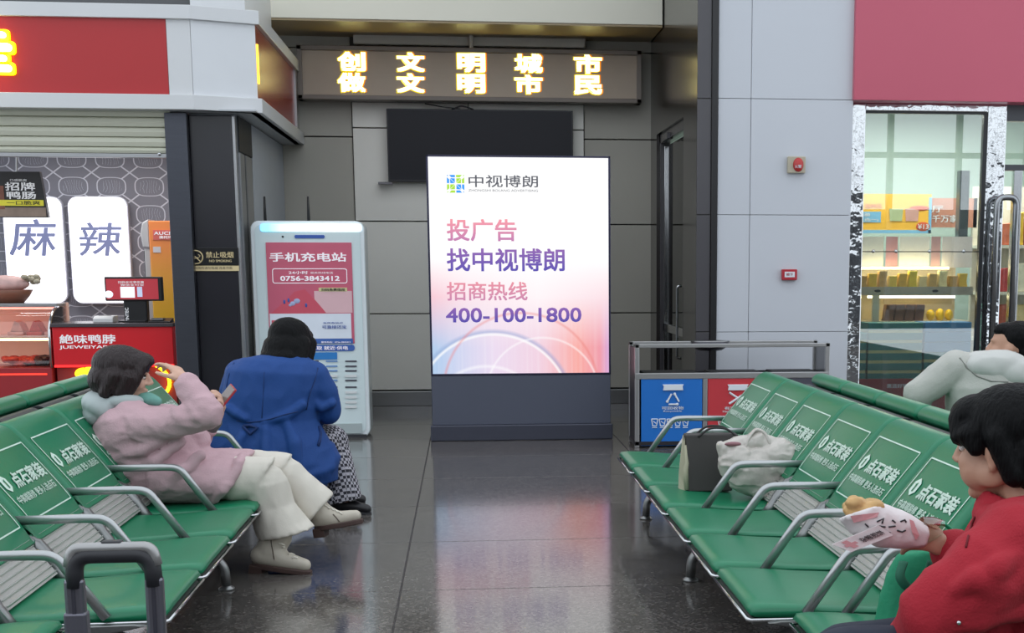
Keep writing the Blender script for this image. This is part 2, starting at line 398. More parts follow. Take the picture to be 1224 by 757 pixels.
obj('side_post', bx(XS - 0.03, XS + 0.02, BW - 0.45, BW - 0.3, zR0, zR1), steel, fas)
obj('side_light', bx(XS - 0.001, XS + 0.012, YS + 0.02, YS + 0.06, zR0 + 0.12, zR0 + 0.42), emat('amber_lamp', '#ffc23a', 3.0), fas)
zc = zT
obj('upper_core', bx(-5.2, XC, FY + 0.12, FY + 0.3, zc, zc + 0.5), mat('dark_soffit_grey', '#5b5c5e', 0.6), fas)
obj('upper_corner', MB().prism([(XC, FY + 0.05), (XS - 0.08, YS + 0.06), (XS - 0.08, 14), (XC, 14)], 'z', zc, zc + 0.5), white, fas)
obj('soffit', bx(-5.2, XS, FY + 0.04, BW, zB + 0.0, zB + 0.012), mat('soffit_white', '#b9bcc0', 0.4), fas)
# glowing channel letter cut by the picture edge
ltr = thing('channel_letter', 'glowing yellow and white sign letter on the red fascia at the edge', 'sign', V((-3.55, FY - 0.03, 2.9)))
g = MB(); gh = MB()
for (yy, x1, h) in ((41, 6, 7), (56, 13, 9), (69, 7, 7), (81, 13, 8)):
    a, b_, c, d = rect(-60, yy - h / 2, x1, yy + h / 2, FY - 0.06)
    g.prism(rrect(a, b_, c, d, (d - c) * 0.45), 'y', FY - 0.07, FY - 0.035)
    gh.prism(rrect(a - 0.02, b_ + 0.022, c - 0.022, d + 0.022, (d - c) * 0.5), 'y', FY - 0.035, FY - 0.002)
a, b_, c, d = rect(-38, 36, -28, 104, FY - 0.06); g.box(a, b_, FY - 0.07, FY - 0.035, c, d)
obj('letter_face', g, emat('letter_white', '#fffbd8', 6.0), ltr); obj('letter_glow_edge', gh, emat('letter_yellow', '#ffe600', 2.2), ltr)
# roller shutter, each slat a piece
SHY = 12.2
sh = thing('roller_shutter', 'cream roller shutter half raised above the food counter', 'shutter', V((-3.4, SHY, 2.1)))
slm = mat('shutter_cream', '#c9c9b8', 0.4, var=0.04)
ys = [128, 139, 151, 163, 175, 183]
for i in range(len(ys) - 1):
    a, b_, c, d = rect(-90, ys[i], 203, ys[i + 1], SHY)
    prof = [(SHY + 0.03, c), (SHY + 0.002, c + 0.006), (SHY - 0.008, (c + d) / 2), (SHY, d - 0.012), (SHY + 0.012, d - 0.002), (SHY + 0.03, d)]
    obj('slat', MB().prism(prof, 'x', a, b_), slm, sh)
a, b_, c, d = rect(-90, 183, 203, 188, SHY); obj('bottom_bar', bx(a, b_, SHY - 0.012, SHY + 0.03, c, d), steel, sh, bevel=0.003)
a, b_, c, d = rect(186, 180, 194, 188, SHY - 0.03); obj('latch', MB().ell(((a + b_) / 2, SHY - 0.02, (c + d) / 2), (0.014, 0.012, 0.014)), chrome, sh, smooth=True)
# piers of the left shop
WX = -1.79
XA, XB = aty(205, 300, 12.2).x, aty(231, 300, 12.2).x
Yp = 12.3; XP1 = aty(284, 300, Yp).x
wl = obj('wall_left', MB().box(XB, WX, Yp + 0.005, Yp + 0.5, 0, zB).box(WX - 0.1, WX, Yp + 0.4, BW + 0.05, 0, zB), mat('shop_side_core', '#6d6f74', 0.6), kind='structure', label='dark pier and pale side wall of the left food counter')
obj('pier_face', bx(XB + 0.003, XP1, Yp - 0.02, Yp + 0.01, 0, zB - 0.02), mat('black_stone_pier', '#26252b', 0.2, var=0.15, scale=2), wl, bevel=0.004)
obj('pier_edge', bx(XP1, XP1 + 0.025, Yp - 0.015, Yp + 0.04, 0, zB - 0.02), steel, wl, bevel=0.003)
obj('steel_jamb', bx(XA, XB, 12.18, 12.42, 0, zB - 0.01), mat('jamb_steel', '#50525a', 0.32, 0.8, var=0.1, stretch=(1, 1, 10)), wl, bevel=0.004)
ya = [atx(p, 230, WX).y for p in (287, 292, 294, 301)]
obj('side_recess', bx(WX - 0.02, WX + 0.012, ya[0], ya[3] + 0.05, aty(290, 183, 12.6).z, zB - 0.01), mat('black_recess', '#17171a', 0.5), wl)
obj('side_steel', bx(WX - 0.02, WX + 0.014, ya[0], ya[1], 0, aty(290, 185, 12.6).z), steel, wl)
obj('side_gap', bx(WX - 0.02, WX + 0.006, ya[1], ya[2], 0, aty(290, 185, 12.6).z), MATS['black_recess'], wl)
obj('side_steel', bx(WX - 0.02, WX + 0.014, ya[2], ya[3], 0, aty(290, 185, 12.6).z), steel, wl)
obj('side_panel', bx(WX - 0.02, WX + 0.01, ya[3] + 0.05, BW - 0.01, 0, zB - 0.01), mat('pale_blue_panel', '#b4bac4', 0.4, var=0.04), wl)

# ================================================================== left shop interior
IY = 14.3
wp = bpy.data.materials.new('patterned_wallpaper'); wp.use_nodes = True; N, L = nodes(wp); b = N['Principled BSDF']; b.inputs['Roughness'].default_value = 0.5
pos = N.new('ShaderNodeNewGeometry'); sp = N.new('ShaderNodeSeparateXYZ'); L.new(pos.outputs['Position'], sp.inputs[0])
def mth(op, a, b_=None, c=None):
    n = N.new('ShaderNodeMath'); n.operation = op
    for i, q in enumerate((a, b_, c)):
        if q is None: continue
        if isinstance(q, (int, float)): n.inputs[i].default_value = q
        else: L.new(q, n.inputs[i])
    return n.outputs[0]
u = mth('MULTIPLY', sp.outputs['X'], 2.95); v = mth('MULTIPLY', sp.outputs['Z'], 3.95)
def lines(q, w_): return mth('LESS_THAN', mth('ABSOLUTE', mth('SUBTRACT', mth('FRACT', mth('ADD', q, 0.5)), 0.5)), w_)
def oval(du, dv):
    fu = mth('SUBTRACT', mth('FRACT', mth('ADD', u, du)), 0.5); fv = mth('SUBTRACT', mth('FRACT', mth('ADD', v, dv)), 0.5)
    return mth('POWER', mth('ADD', mth('POWER', mth('ABSOLUTE', fu), 3.0), mth('POWER', mth('ABSOLUTE', mth('MULTIPLY', fv, 1.15)), 3.0)), 1 / 3)
r0 = oval(0, 0)
ring = mth('LESS_THAN', mth('ABSOLUTE', mth('SUBTRACT', r0, 0.375)), 0.015)
inside = mth('LESS_THAN', r0, 0.375)
dia = mth('MAXIMUM', lines(mth('ADD', u, v), 0.03), lines(mth('SUBTRACT', u, v), 0.03))
dia = mth('MULTIPLY', dia, mth('SUBTRACT', 1.0, inside))
nzw = N.new('ShaderNodeTexWave'); nzw.inputs['Scale'].default_value = 7; nzw.inputs['Distortion'].default_value = 6; L.new(pos.outputs['Position'], nzw.inputs['Vector'])
dood = mth('MULTIPLY', mth('LESS_THAN', mth('ABSOLUTE', mth('SUBTRACT', nzw.outputs['Fac'], 0.5)), 0.05), mth('LESS_THAN', r0, 0.27))
allp = mth('MAXIMUM', mth('MAXIMUM', ring, dia), dood)
mx = N.new('ShaderNodeMix'); mx.data_type = 'RGBA'; mx.inputs[6].default_value = lin('#767783') + (1,); mx.inputs[7].default_value = lin('#c4c6d2') + (1,)
L.new(allp, mx.inputs[0]); L.new(mx.outputs[2], b.inputs['Base Color'])
obj('wall_shop_back', bx(-5.2, WX - 0.1, IY, IY + 0.1, 0, zB), wp, kind='structure', label='grey wall printed with white outline food drawings behind the counter')
lamp_white = emat('lightbox_white', '#f6f7ff', 1.25, var=0.01)
ink = mat('brush_ink', '#747ca4', 0.6, emit=0.3)
def lightbox(x0, y0, x1, y1, ch, cx0, cy0, cx1, cy1, label):
    a, b_, c, d = rect(x0, y0, x1, y1, IY - 0.08)
    t = thing('wall_lightbox', label, 'lightbox', V(((a + b_) / 2, IY - 0.04, c)), 'lit brush-letter panels')
    obj('housing', MB().prism(rrect(a - 0.01, b_ + 0.01, c - 0.01, d + 0.01, 0.09), 'y', IY - 0.07, IY), mat('lightbox_rim', '#c8c9d4', 0.4), t)
    obj('diffuser', MB().prism(rrect(a, b_, c, d, 0.08), 'y', IY - 0.085, IY - 0.06), lamp_white, t)
    obj('brush_character', text_px(ch, cx0, cy0, cx1, cy1, IY - 0.088, 0.01, 0.12), ink, t)
lightbox(7, 236, 76, 362, '麻', 10, 262, 68, 306, 'glowing white wall panel with the brush character for numb')
lightbox(85, 236, 154, 362, '辣', 94, 266, 146, 306, 'glowing white wall panel with the brush character for spicy')
# hanging menu board
t = thing('menu_board', 'dark hanging menu board with white and yellow lettering', 'menu board', V((-3.5, 12.9, 1.9)))
MY = 12.9
a, b_, c, d = rect(-60, 205, 56, 260, MY)
obj('panel', MB().prism([(a, c), (b_, c), (b_ - 0.045, d), (a, d)], 'y', MY, MY + 0.06), mat('menu_black', '#2c2a2c', 0.3), t)
a, b_, c, d = rect(-60, 248, 55, 259, MY - 0.004); obj('food_photo', bx(a, b_, MY - 0.004, MY, c, d), mat('menu_food', '#a58f80', 0.5, var=0.4, scale=9), t)
a, b_, c, d = rect(-60, 222, 5, 250, MY - 0.005); obj('food_photo', bx(a, b_, MY - 0.005, MY, c, d), mat('menu_food_red', '#96604f', 0.5, var=0.5, scale=12), t)
a, b_, c, d = rect(-60, 239, 52, 246, MY - 0.006); obj('yellow_strip', bx(a, b_, MY - 0.006, MY, c, d), emat('menu_yellow', '#d8d042', 0.3), t)
wl_ink = mat('print_white', '#e9e9ec', 0.5, emit=0.25, var=0.02)
dk_ink = mat('print_dark', '#2e2f34', 0.5)
obj('lettering', text_px('招牌', 6, 218, 42, 228, MY - 0.008, 0.02), wl_ink, t); obj('lettering', text_px('鸭肠', 8, 229, 43, 238, MY - 0.008, 0.02), wl_ink, t)
obj('lettering', text_px('口感脆爽', 12, 214, 32, 217, MY - 0.008), wl_ink, t); obj('lettering', text_px('一口脆爽', 8, 240, 48, 245, MY - 0.008, 0.01), dk_ink, t)
obj('hanger', MB().tube([aty(20, 206, MY + 0.03), aty(20, 140, MY + 0.03)], 0.008), steel, t)

# counter
CY = 12.45
redc = mat('red_counter', '#c81c26', 0.3, var=0.04, emit=0.12)
a, b_, c, d = rect(64.5, 391, 211, 470, CY)
ct = thing('service_counter', 'bright red counter with white lettering beside the display case', 'counter', V(((a + b_) / 2, CY, 0)))
zc_ = aty(140, 437, CY).z
obj('upper_front', bx(a, b_ - 0.02, CY, CY + 0.5, zc_, d), redc, ct, bevel=0.006)
obj('worktop', bx(a - 0.01, b_ - 0.01, CY - 0.02, CY + 0.55, d, d + 0.03), mat('worktop_dark', '#4a4448', 0.25), ct, bevel=0.004)
ZWT = d + 0.03
obj('lower_front', bx(a, b_ - 0.02, CY + 0.06, CY + 0.5, 0, zc_), mat('dark_red_base', '#9c3230', 0.4), ct, bevel=0.004)
obj('neon_strip', bx(a, b_ - 0.02, CY - 0.004, CY + 0.0, zc_ - 0.012, zc_ + 0.006), emat('red_neon', '#ff2a2a', 1.2), ct)
obj('lettering', text_px('絶味鸭脖', 71, 400, 138, 411, CY - 0.005, 0.022), wl_ink, ct)
obj('lettering', text_px('JUEWEIYABO', 71, 413, 138, 418, CY - 0.005, 0.02), wl_ink, ct)
# glowing round emblem on the counter base
ec = aty(148, 458, CY); ex = 0.36; ez = 0.2
g = MB(); n = 40
rg = [[V((ec.x + ex * math.cos(2 * math.pi * k / n) , CY + 0.03, ec.z + ez * math.sin(2 * math.pi * k / n))) for k in range(n)]]
pts = rg[0] + [rg[0][0]]
obj('glowing_ring', MB().tube(pts, 0.014, 8, caps=False), emat('neon_yellow', '#ffe21a', 4.0), ct, smooth=True)
g = MB()
for (px_, py_, rx, rz) in ((100, 447, 0.07, 0.05), (118, 445, 0.06, 0.05), (108, 458, 0.12, 0.06), (126, 461, 0.08, 0.04)):
    p = aty(px_, py_, CY + 0.03); g.ell(p, (rx, 0.02, rz))
obj('glowing_leaves', g, emat('neon_yellow2', '#ffe81a', 2.2), ct, smooth=True)
p = aty(113, 456, CY); obj('leaf_detail', MB().ell((p.x, CY + 0.005, p.z), (0.09, 0.012, 0.022)), mat('leaf_green', '#3a6a3c', 0.5), ct, smooth=True)

# display case with curved glass
a, b_, c, d = rect(-70, 364, 62, 470, CY)
dc = thing('display_case', 'glass fronted food display case glowing red beside the counter', 'display case', V(((a + b_) / 2, CY, 0)))
zs = aty(20, 440, CY).z; zt = d
obj('base', bx(a, b_ - 0.01, CY, CY + 0.6, 0, zs), mat('case_red', '#a02a30', 0.35), dc, bevel=0.006)
obj('base_trim', bx(a, b_ - 0.05, CY - 0.006, CY, zs - 0.06, zs - 0.045), emat('case_neon', '#ff4030', 0.9), dc)
prof = [(CY + 0.0, zs), (CY + 0.0, zs + 0.25)] + [(CY + 0.3 - 0.3 * math.cos(t_ * math.pi / 16), zs + 0.25 + (zt - zs - 0.28) * math.sin(t_ * math.pi / 16)) for t_ in range(1, 9)]
gp = MB(); n = len(prof)
for xx in (a, b_ - 0.02):
    gp.add([(xx, y, z) for y, z in prof], [])
gp.f = [(i, i + 1, i + 1 + n, i + n) for i in range(n - 1)]
obj('curved_glass', gp, glass('case_glass', '#fff2ee', 0.02, 0.04), dc, smooth=True)
obj('top_board', bx(a, b_ - 0.012, CY + 0.28, CY + 0.6, zt - 0.03, zt), steel, dc, bevel=0.004)
sidep = [(CY + 0.6, zs)] + prof + [(CY + 0.6, zt - 0.03)]
obj('end_frame', MB().tube([(b_ - 0.012, y, z) for y, z in prof], 0.012, 8), chrome, dc, smooth=True)
obj('end_glass', MB().prism(sidep, 'x', b_ - 0.014, b_ - 0.008), MATS['case_glass'], dc)
obj('case_back', bx(a, b_, CY + 0.56, CY + 0.6, zs, zt), mat('case_back', '#d9b0a0', 0.5, emit=0.25), dc)
zsh = aty(20, 403, CY).z
obj('shelf', bx(a, b_ - 0.03, CY + 0.08, CY + 0.55, zsh - 0.015, zsh), mat('shelf_white', '#e5d8cf', 0.4), dc)
obj('lamp_tube', bx(a, b_ - 0.03, CY + 0.1, CY + 0.13, zsh - 0.035, zsh - 0.017), emat('warm_tube', '#ffd9a0', 5.0), dc)
obj('lamp_tube', bx(a, b_ - 0.03, CY + 0.36, CY + 0.39, zt - 0.05, zt - 0.032), emat('red_tube', '#ff9a8a', 3.0), dc)
def foodpile(name, x0, x1, y0, z0, n, m, label, r=0.035):
    g = MB(); rr = random.Random(len(name) + int(x0 * 100))
    for k in range(n):
        g.ell((x0 + (x1 - x0) * rr.random(), y0 + rr.random() * 0.25, z0 + rr.random() * r * 1.4 + r * 0.4), (r * (0.7 + rr.random()), r, r * 0.6), None, 8, 6)
    return obj(name, g, m, loc=V(((x0 + x1) / 2, y0, z0)), smooth=True, label=label, cat='food', kind='stuff')
fr = mat('food_red', '#c2473a', 0.4, var=0.5, scale=20); fd = mat('food_dark', '#4a2a28', 0.4, var=0.6, scale=20); fp = mat('food_pink', '#d9a59a', 0.4, var=0.5, scale=15)
foodpile('braised_food', a + 0.4, aty(28, 400, CY).x, CY + 0.2, zs, 60, fr, 'heap of red braised food on the case floor')
foodpile('dark_food', aty(30, 400, CY).x, b_ - 0.08, CY + 0.2, zs, 45, fd, 'heap of dark braised food on the case floor')
k_ = 0
for x0_, x1_ in ((-3, 18), (20, 40), (42, 60)):
    X0 = aty(x0_, 400, CY).x; X1 = aty(x1_, 400, CY).x; k_ += 1
    obj('meat_tray', MB().box(X0, X1 - 0.01, CY + 0.26, CY + 0.5, zsh, zsh + 0.03).prism([(X0 + 0.01, zsh + 0.03), (X1 - 0.02, zsh + 0.03), (X1 - 0.05, zsh + 0.1), (X0 + 0.05, zsh + 0.12)], 'y', CY + 0.3, CY + 0.48), fp if k_ != 2 else fr, loc=V(((X0 + X1) / 2, CY + 0.3, zsh)), bevel=0.006,
        label=['pink meat tray on the upper shelf at the picture edge', 'red meat tray on the middle of the upper shelf', 'pink meat tray on the upper shelf nearest the counter'][k_ - 1], cat='tray', group='trays on the upper case shelf')
# snack bowl on the case
p = aty(10, 361, CY + 0.4)
sb = thing('snack_bowl', 'brown bowl with a pink wrapped snack bag on the display case', 'bowl', V((p.x, CY + 0.44, zt)))
q = V((p.x, CY + 0.44, zt))
obj('bowl', MB().lathe([(0.02, 0), (0.11, 0.0), (0.16, 0.06), (0.19, 0.11), (0.17, 0.11), (0.12, 0.03), (0.01, 0.02)], q), mat('bowl_brown', '#8a5a48', 0.45), sb, smooth=True)
obj('wrapper', MB().ell(q + V((-0.02, 0, 0.16)), (0.19, 0.1, 0.07)), mat('pink_wrap', '#e3b9b4', 0.5, var=0.35, scale=14), sb, smooth=True)
g = MB(); rr = random.Random(3)
for k in range(16): g.ell(q + V((0.1 + rr.random() * 0.16, -0.06 + rr.random() * 0.12, 0.17 + rr.random() * 0.05)), (0.03, 0.03, 0.022), None, 8, 6)
obj('puffed_snack', g, mat('snack_grey', '#a9a18c', 0.6, var=0.3, scale=20), sb, smooth=True)
# POS monitor
zw = ZWT; MYm = CY + 0.2
pm = thing('cash_register_screen', 'black cash register monitor on the red counter showing a red page', 'monitor', V((aty(158, 388, MYm).x, MYm + 0.05, zw)))
a, b_, c, d = rect(125, 331, 194, 360, MYm)
obj('housing', bx(a, b_, MYm, MYm + 0.06, c, d), mat('black_plastic', '#1c1b1e', 0.35), pm, bevel=0.008)
a, b_, c, d = rect(127, 333.5, 189, 358, MYm - 0.003)
obj('screen', bx(a, b_, MYm - 0.003, MYm + 0.001, c, d), emat('screen_red', '#a8323c', 0.55), pm)
a, b_, c, d = rect(144, 343, 161, 356, MYm - 0.005); obj('white_panel', bx(a, b_, MYm - 0.005, MYm, c, d), emat('screen_white', '#e9eaf2', 0.7), pm)
a, b_, c, d = rect(164, 343, 170, 355, MYm - 0.005); obj('blue_panel', bx(a, b_, MYm - 0.005, MYm, c, d), emat('screen_blue', '#b9c4de', 0.6), pm)
obj('lettering', text_px('扫码支付享优惠', 141, 336, 172, 339, MYm - 0.006, 0.02), wl_ink, pm); obj('lettering', text_px('微信支付宝', 144, 339.5, 172, 342, MYm - 0.006, 0.02), wl_ink, pm)
p = aty(130, 352, MYm - 0.004); obj('screen_face', MB().ell((p.x, MYm - 0.003, p.z), (0.035, 0.003, 0.03)), MATS['screen_white'], pm)
a, b_, c, d = rect(148, 360, 176, 390, MYm + 0.02); obj('stand', bx(a, b_, MYm + 0.02, MYm + 0.12, zw, d + 0.02), MATS['black_plastic'], pm, bevel=0.01)
obj('foot', bx(a - 0.04, b_ - 0.005, MYm - 0.03, MYm + 0.18, zw, zw + 0.015), MATS['black_plastic'], pm, bevel=0.004)
a, b_, c, d = rect(150, 368, 154, 388, MYm + 0.015)
obj('lettering', text_on('WINTEC', lambda u_, v_: (b_ - (b_ - a) * v_, MYm + 0.016, c + (d - c) * u_), 0.02), wl_ink, pm)
# receipt printer and clutter
a, b_, c, d = rect(111, 378, 135, 390, CY + 0.15)
pr = thing('receipt_printer', 'small white receipt printer on the red counter', 'printer', V(((a + b_) / 2, CY + 0.25, zw)))
obj('body', MB().prism([(CY + 0.15, zw), (CY + 0.15, d - 0.02), (CY + 0.2, d), (CY + 0.34, d), (CY + 0.34, zw)], 'x', a, b_), mat('printer_white', '#d9d8d8', 0.4), pr, bevel=0.006)
obj('paper_slot', bx(a + 0.03, b_ - 0.03, CY + 0.22, CY + 0.235, d, d + 0.002), MATS['black_plastic'], pr)
a, b_, c, d = rect(178, 384, 204, 390, CY + 0.1)
kb = thing('payment_keypad', 'low dark payment keypad on the counter by the jamb', 'keypad', V(((a + b_) / 2, CY + 0.15, zw)))
obj('body', MB().prism([(CY + 0.08, zw), (CY + 0.08, zw + 0.012), (CY + 0.24, zw + 0.035), (CY + 0.24, zw)], 'x', a, b_), MATS['black_plastic'], kb, bevel=0.004)
obj('keys', bx(a + 0.02, b_ - 0.06, CY + 0.1, CY + 0.2, zw + 0.02, zw + 0.036), mat('keys_grey', '#77777a', 0.5), kb)
# orange drinks cooler
CO_Y = 13.5
a, b_, c, d = rect(174, 264, 215, 400, CO_Y)
cl = thing('drinks_cooler', 'tall drinks cooler with an orange to yellow side panel behind the counter', 'cooler', V(((a + b_) / 2, CO_Y + 0.3, 0)))
om = bpy.data.materials.new('orange_yellow_print'); om.use_nodes = True; N, L = nodes(om); b = N['Principled BSDF']; b.inputs['Roughness'].default_value = 0.35
g_ = N.new('ShaderNodeNewGeometry'); s_ = N.new('ShaderNodeSeparateXYZ'); L.new(g_.outputs['Position'], s_.inputs[0])
m_ = N.new('ShaderNodeMapRange'); m_.inputs[1].default_value = 0.9; m_.inputs[2].default_value = 1.65; L.new(s_.outputs['Z'], m_.inputs[0])
r_ = N.new('ShaderNodeValToRGB'); L.new(m_.outputs[0], r_.inputs[0]); r_.color_ramp.elements[0].color = lin('#e8c033') + (1,); r_.color_ramp.elements[1].color = lin('#e8894a') + (1,)
L.new(r_.outputs[0], b.inputs['Base Color'])
xs = aty(179, 300, CO_Y).x
obj('side_panel', bx(xs, b_, CO_Y, CO_Y + 0.6, 0, d), om, cl, bevel=0.008)
pz = [aty(172, y_, CO_Y).z for y_ in (266, 280, 297)]
obj('door_edge', MB().box(xs - 0.05, xs, CO_Y + 0.02, CO_Y + 0.1, 0, pz[2]), mat('cooler_grey', '#b5b6ba', 0.35), cl, bevel=0.006)
obj('door_seal', MB().box(xs - 0.058, xs - 0.05, CO_Y + 0.04, CO_Y + 0.08, 0, pz[2] - 0.02), MATS['black_plastic'], cl)
obj('door_top_cap', MB().prism([(xs, pz[2]), (xs - 0.06, pz[2] + 0.01), (xs - 0.075, pz[1]), (xs - 0.055, pz[0]), (xs, pz[0] + 0.03)], 'y', CO_Y + 0.01, CO_Y + 0.3), MATS['cooler_grey'], cl, bevel=0.01)
a, b_, c, d = rect(183, 275, 207, 287, CO_Y - 0.003); obj('brand_plate', bx(a, b_ - 0.02, CO_Y - 0.004, CO_Y, c, d), mat('brand_pink', '#d86a62', 0.4), cl)
obj('lettering', text_px('AUCMA', 184, 277, 214, 281, CO_Y - 0.006, 0.02), wl_ink, cl); obj('lettering', text_px('澳柯玛', 190, 282, 206, 285.5, CO_Y - 0.006, 0.02), wl_ink, cl)
a, b_, c, d = rect(183, 295, 192, 302, CO_Y - 0.003); obj('sticker', bx(a, b_, CO_Y - 0.003, CO_Y, c, d), mat('sticker_grey', '#cfcbd2', 0.5), cl)
area_lamp('shop_ceiling_lamp', (-3.2, 13.2, 2.55), (0, 0, 0), 1.8, 0.5, 28, (1, 0.97, 0.94))

# no smoking sign on the pier
NY = Yp - 0.035
a, b_, c, d = rect(220, 296, 285, 324, NY)
ns = thing('no_smoking_sign', 'black and gold no smoking sign on the dark pier', 'sign', V(((a + b_) / 2, NY, c)))
gold = mat('gold_print', '#cbb98e', 0.4, emit=0.1)
z_ = aty(250, 317.5, NY).z
obj('plate', bx(a, b_, NY, NY + 0.015, z_, d), mat('sign_black', '#0f0e10', 0.25), ns, bevel=0.003)
obj('gold_strip', bx(a, b_, NY, NY + 0.015, c, z_ - 0.002), gold, ns)
obj('lettering', text_px('禁止吸烟', 246, 301, 279, 308.5, NY - 0.002, 0.015), gold, ns); obj('lettering', text_px('NO SMOKING', 250, 310.5, 277, 313.5, NY - 0.002, 0.02), gold, ns)
obj('lettering', text_px('公共场所请勿吸烟 违者罚款', 228, 319, 278, 322, NY - 0.002, 0.0), dk_ink, ns)
p = aty(234, 307.5, NY); rr_ = 0.052
cpts = [V((p.x + rr_ * 1.05 * math.cos(k * math.pi / 14), NY - 0.003, p.z + rr_ * math.sin(k * math.pi / 14))) for k in range(29)]
g = MB().tube(cpts, 0.005, 6, caps=False).tube([p + V((-0.036, -0.003, 0.036)), p + V((0.036, -0.003, -0.036))], 0.004, 6)
g.box(p.x - 0.032, p.x + 0.022, NY - 0.003, NY, p.z - 0.012, p.z - 0.002).tube(bez([p + V((0.026, -0.003, 0.0)), p + V((0.034, -0.003, 0.012)), p + V((0.02, -0.003, 0.02))], 4), 0.003, 6)
obj('symbol', g, gold, ns)

# ================================================================== LED sign, television
LY = 15.08
a, b_, c, d = rect(355, 57, 767, 121, LY)
led = thing('led_sign', 'wide brown LED sign with two rows of glowing yellow characters', 'LED sign', V(((a + b_) / 2, LY, c)))
obj('frame', MB().box(a, b_, LY, LY + 0.2, c, c + 0.045).box(a, b_, LY, LY + 0.2, d - 0.045, d).box(a, a + 0.05, LY, LY + 0.2, c, d).box(b_ - 0.05, b_, LY, LY + 0.2, c, d), mat('led_frame', '#7c726b', 0.4), led, bevel=0.006)
obj('matrix', bx(a + 0.04, b_ - 0.04, LY + 0.03, LY + 0.18, c + 0.04, d - 0.04), mat('led_matrix', '#b8a898', 0.55, var=0.05), led)
ledm = emat('led_yellow', '#fff6a8', 3.4); ledr = emat('halo_orange', '#f08a1a', 0.9); ledh = emat('halo_yellow', '#d8c010', 0.8)  # last two imitate the halo of glow around the characters
xs5 = (403.5, 474, 546.5, 615, 686)
for row, (s5, y0, y1) in enumerate((('创文明城市', 62, 85), ('做文明市民', 87, 110))):
    for k, ch in enumerate(s5):
        dy = 3.2 * k / 4; x0 = xs5[k]; wd = 33.5
        bo = 0.05
        obj('led_character', text_px(ch, x0, y0 + dy, x0 + wd, y1 + dy, LY + 0.026, bo), ledm, led)
        obj('painted_halo', text_px(ch, x0 - 1.3, y0 + dy - 1, x0 + wd - 0.4, y1 + dy + 1.4, LY + 0.0275, bo + 0.012), ledh, led)  # glow halo painted as tinted copies behind each character
        obj('painted_halo', text_px(ch, x0 + 0.8, y0 + dy - 0.8, x0 + wd + 1.8, y1 + dy + 0.6, LY + 0.0285, bo + 0.008), ledr, led)
obj('bracket', MB().box(a + 0.5, a + 0.56, LY + 0.2, BW, c + 0.1, d - 0.1).box(b_ - 0.56, b_ - 0.5, LY + 0.2, BW, c + 0.1, d - 0.1), steel, led)
p = aty(563, 30, LY); obj('hanger', MB().tube([(p.x, LY + 0.06, d), (p.x, LY + 0.06, zb)], 0.02, 8), MATS['casing_paint'], led)
# television
TY = 15.2
a, b_, c, d = rect(463, 131, 685, 218, TY)
tv = thing('television', 'large switched off flat television on the white wall panel', 'television', V(((a + b_) / 2, TY, c)))
obj('bezel', bx(a, b_, TY, TY + 0.06, c, d), mat('tv_bezel', '#222127', 0.3), tv, bevel=0.006)
obj('screen', bx(a + 0.012, b_ - 0.012, TY - 0.002, TY + 0.01, c + 0.02, d - 0.012), mat('tv_screen', '#1d1c24', 0.3, var=0.03, spec=0.25), tv)
obj('wall_mount', bx(a + 0.5, b_ - 0.5, TY + 0.06, BW - 0.03, c + 0.15, d - 0.15), MATS['black_plastic'], tv)
p0 = aty(452, 219, TY); obj('media_box', bx(p0.x, p0.x + 0.14, TY, TY + 0.1, p0.z - 0.01, p0.z + 0.012), mat('media_grey', '#77757a', 0.4), tv)
g = MB().tube(bez([aty(508, 124, TY + 0.05), aty(530, 128, TY), aty(550, 130, TY)], 5), 0.006, 6).tube(bez([aty(540, 131, TY), aty(552, 127, TY), aty(566, 131, TY)], 5), 0.008, 6)
obj('cable', g, MATS['black_plastic'], tv, smooth=True)

# ================================================================== advertising lightbox kiosk
KY = 12.16
a, b_, c, d = rect(513, 186, 730, 527, KY); c = 0
zs = aty(620, 447, KY).z
kk = thing('advertising_lightbox', 'tall freestanding advertising lightbox with a glowing white poster', 'lightbox', V(((a + b_) / 2, KY + 0.2, 0)))
frm = mat('kiosk_frame', '#3b3a52', 0.25, 0.6, var=0.05)
obj('housing', bx(a, b_, KY + 0.03, KY + 0.34, 0.1, d), mat('kiosk_body', '#3a3c46', 0.35, 0.3), kk, bevel=0.01)
obj('frame', MB().box(a, a + 0.016, KY, KY + 0.06, zs, d).box(b_ - 0.016, b_, KY, KY + 0.06, zs, d).box(a, b_, KY, KY + 0.06, d - 0.014, d).box(a, b_, KY, KY + 0.06, zs - 0.012, zs + 0.004), frm, kk, bevel=0.003)
obj('lower_panel', bx(a + 0.004, b_ - 0.004, KY + 0.005, KY + 0.06, 0.13, zs - 0.012), mat('kiosk_slate', '#565a69', 0.4, 0.2, var=0.08, scale=1.5), kk, bevel=0.004)
obj('plinth', bx(a - 0.012, b_ + 0.012, KY - 0.03, KY + 0.37, 0, 0.13), mat('kiosk_plinth', '#454754', 0.35, 0.3), kk, bevel=0.008)
scr = bpy.data.materials.new('poster_backlit'); scr.use_nodes = True; N, L = nodes(scr); b = N['Principled BSDF']
A, B, Cz, Dz = a + 0.016, b_ - 0.016, zs + 0.004, d - 0.014
g_ = N.new('ShaderNodeNewGeometry'); s_ = N.new('ShaderNodeSeparateXYZ'); L.new(g_.outputs['Position'], s_.inputs[0])
U_ = mth('DIVIDE', mth('SUBTRACT', s_.outputs['X'], A), B - A); W_ = mth('DIVIDE', mth('SUBTRACT', s_.outputs['Z'], Cz), Dz - Cz)
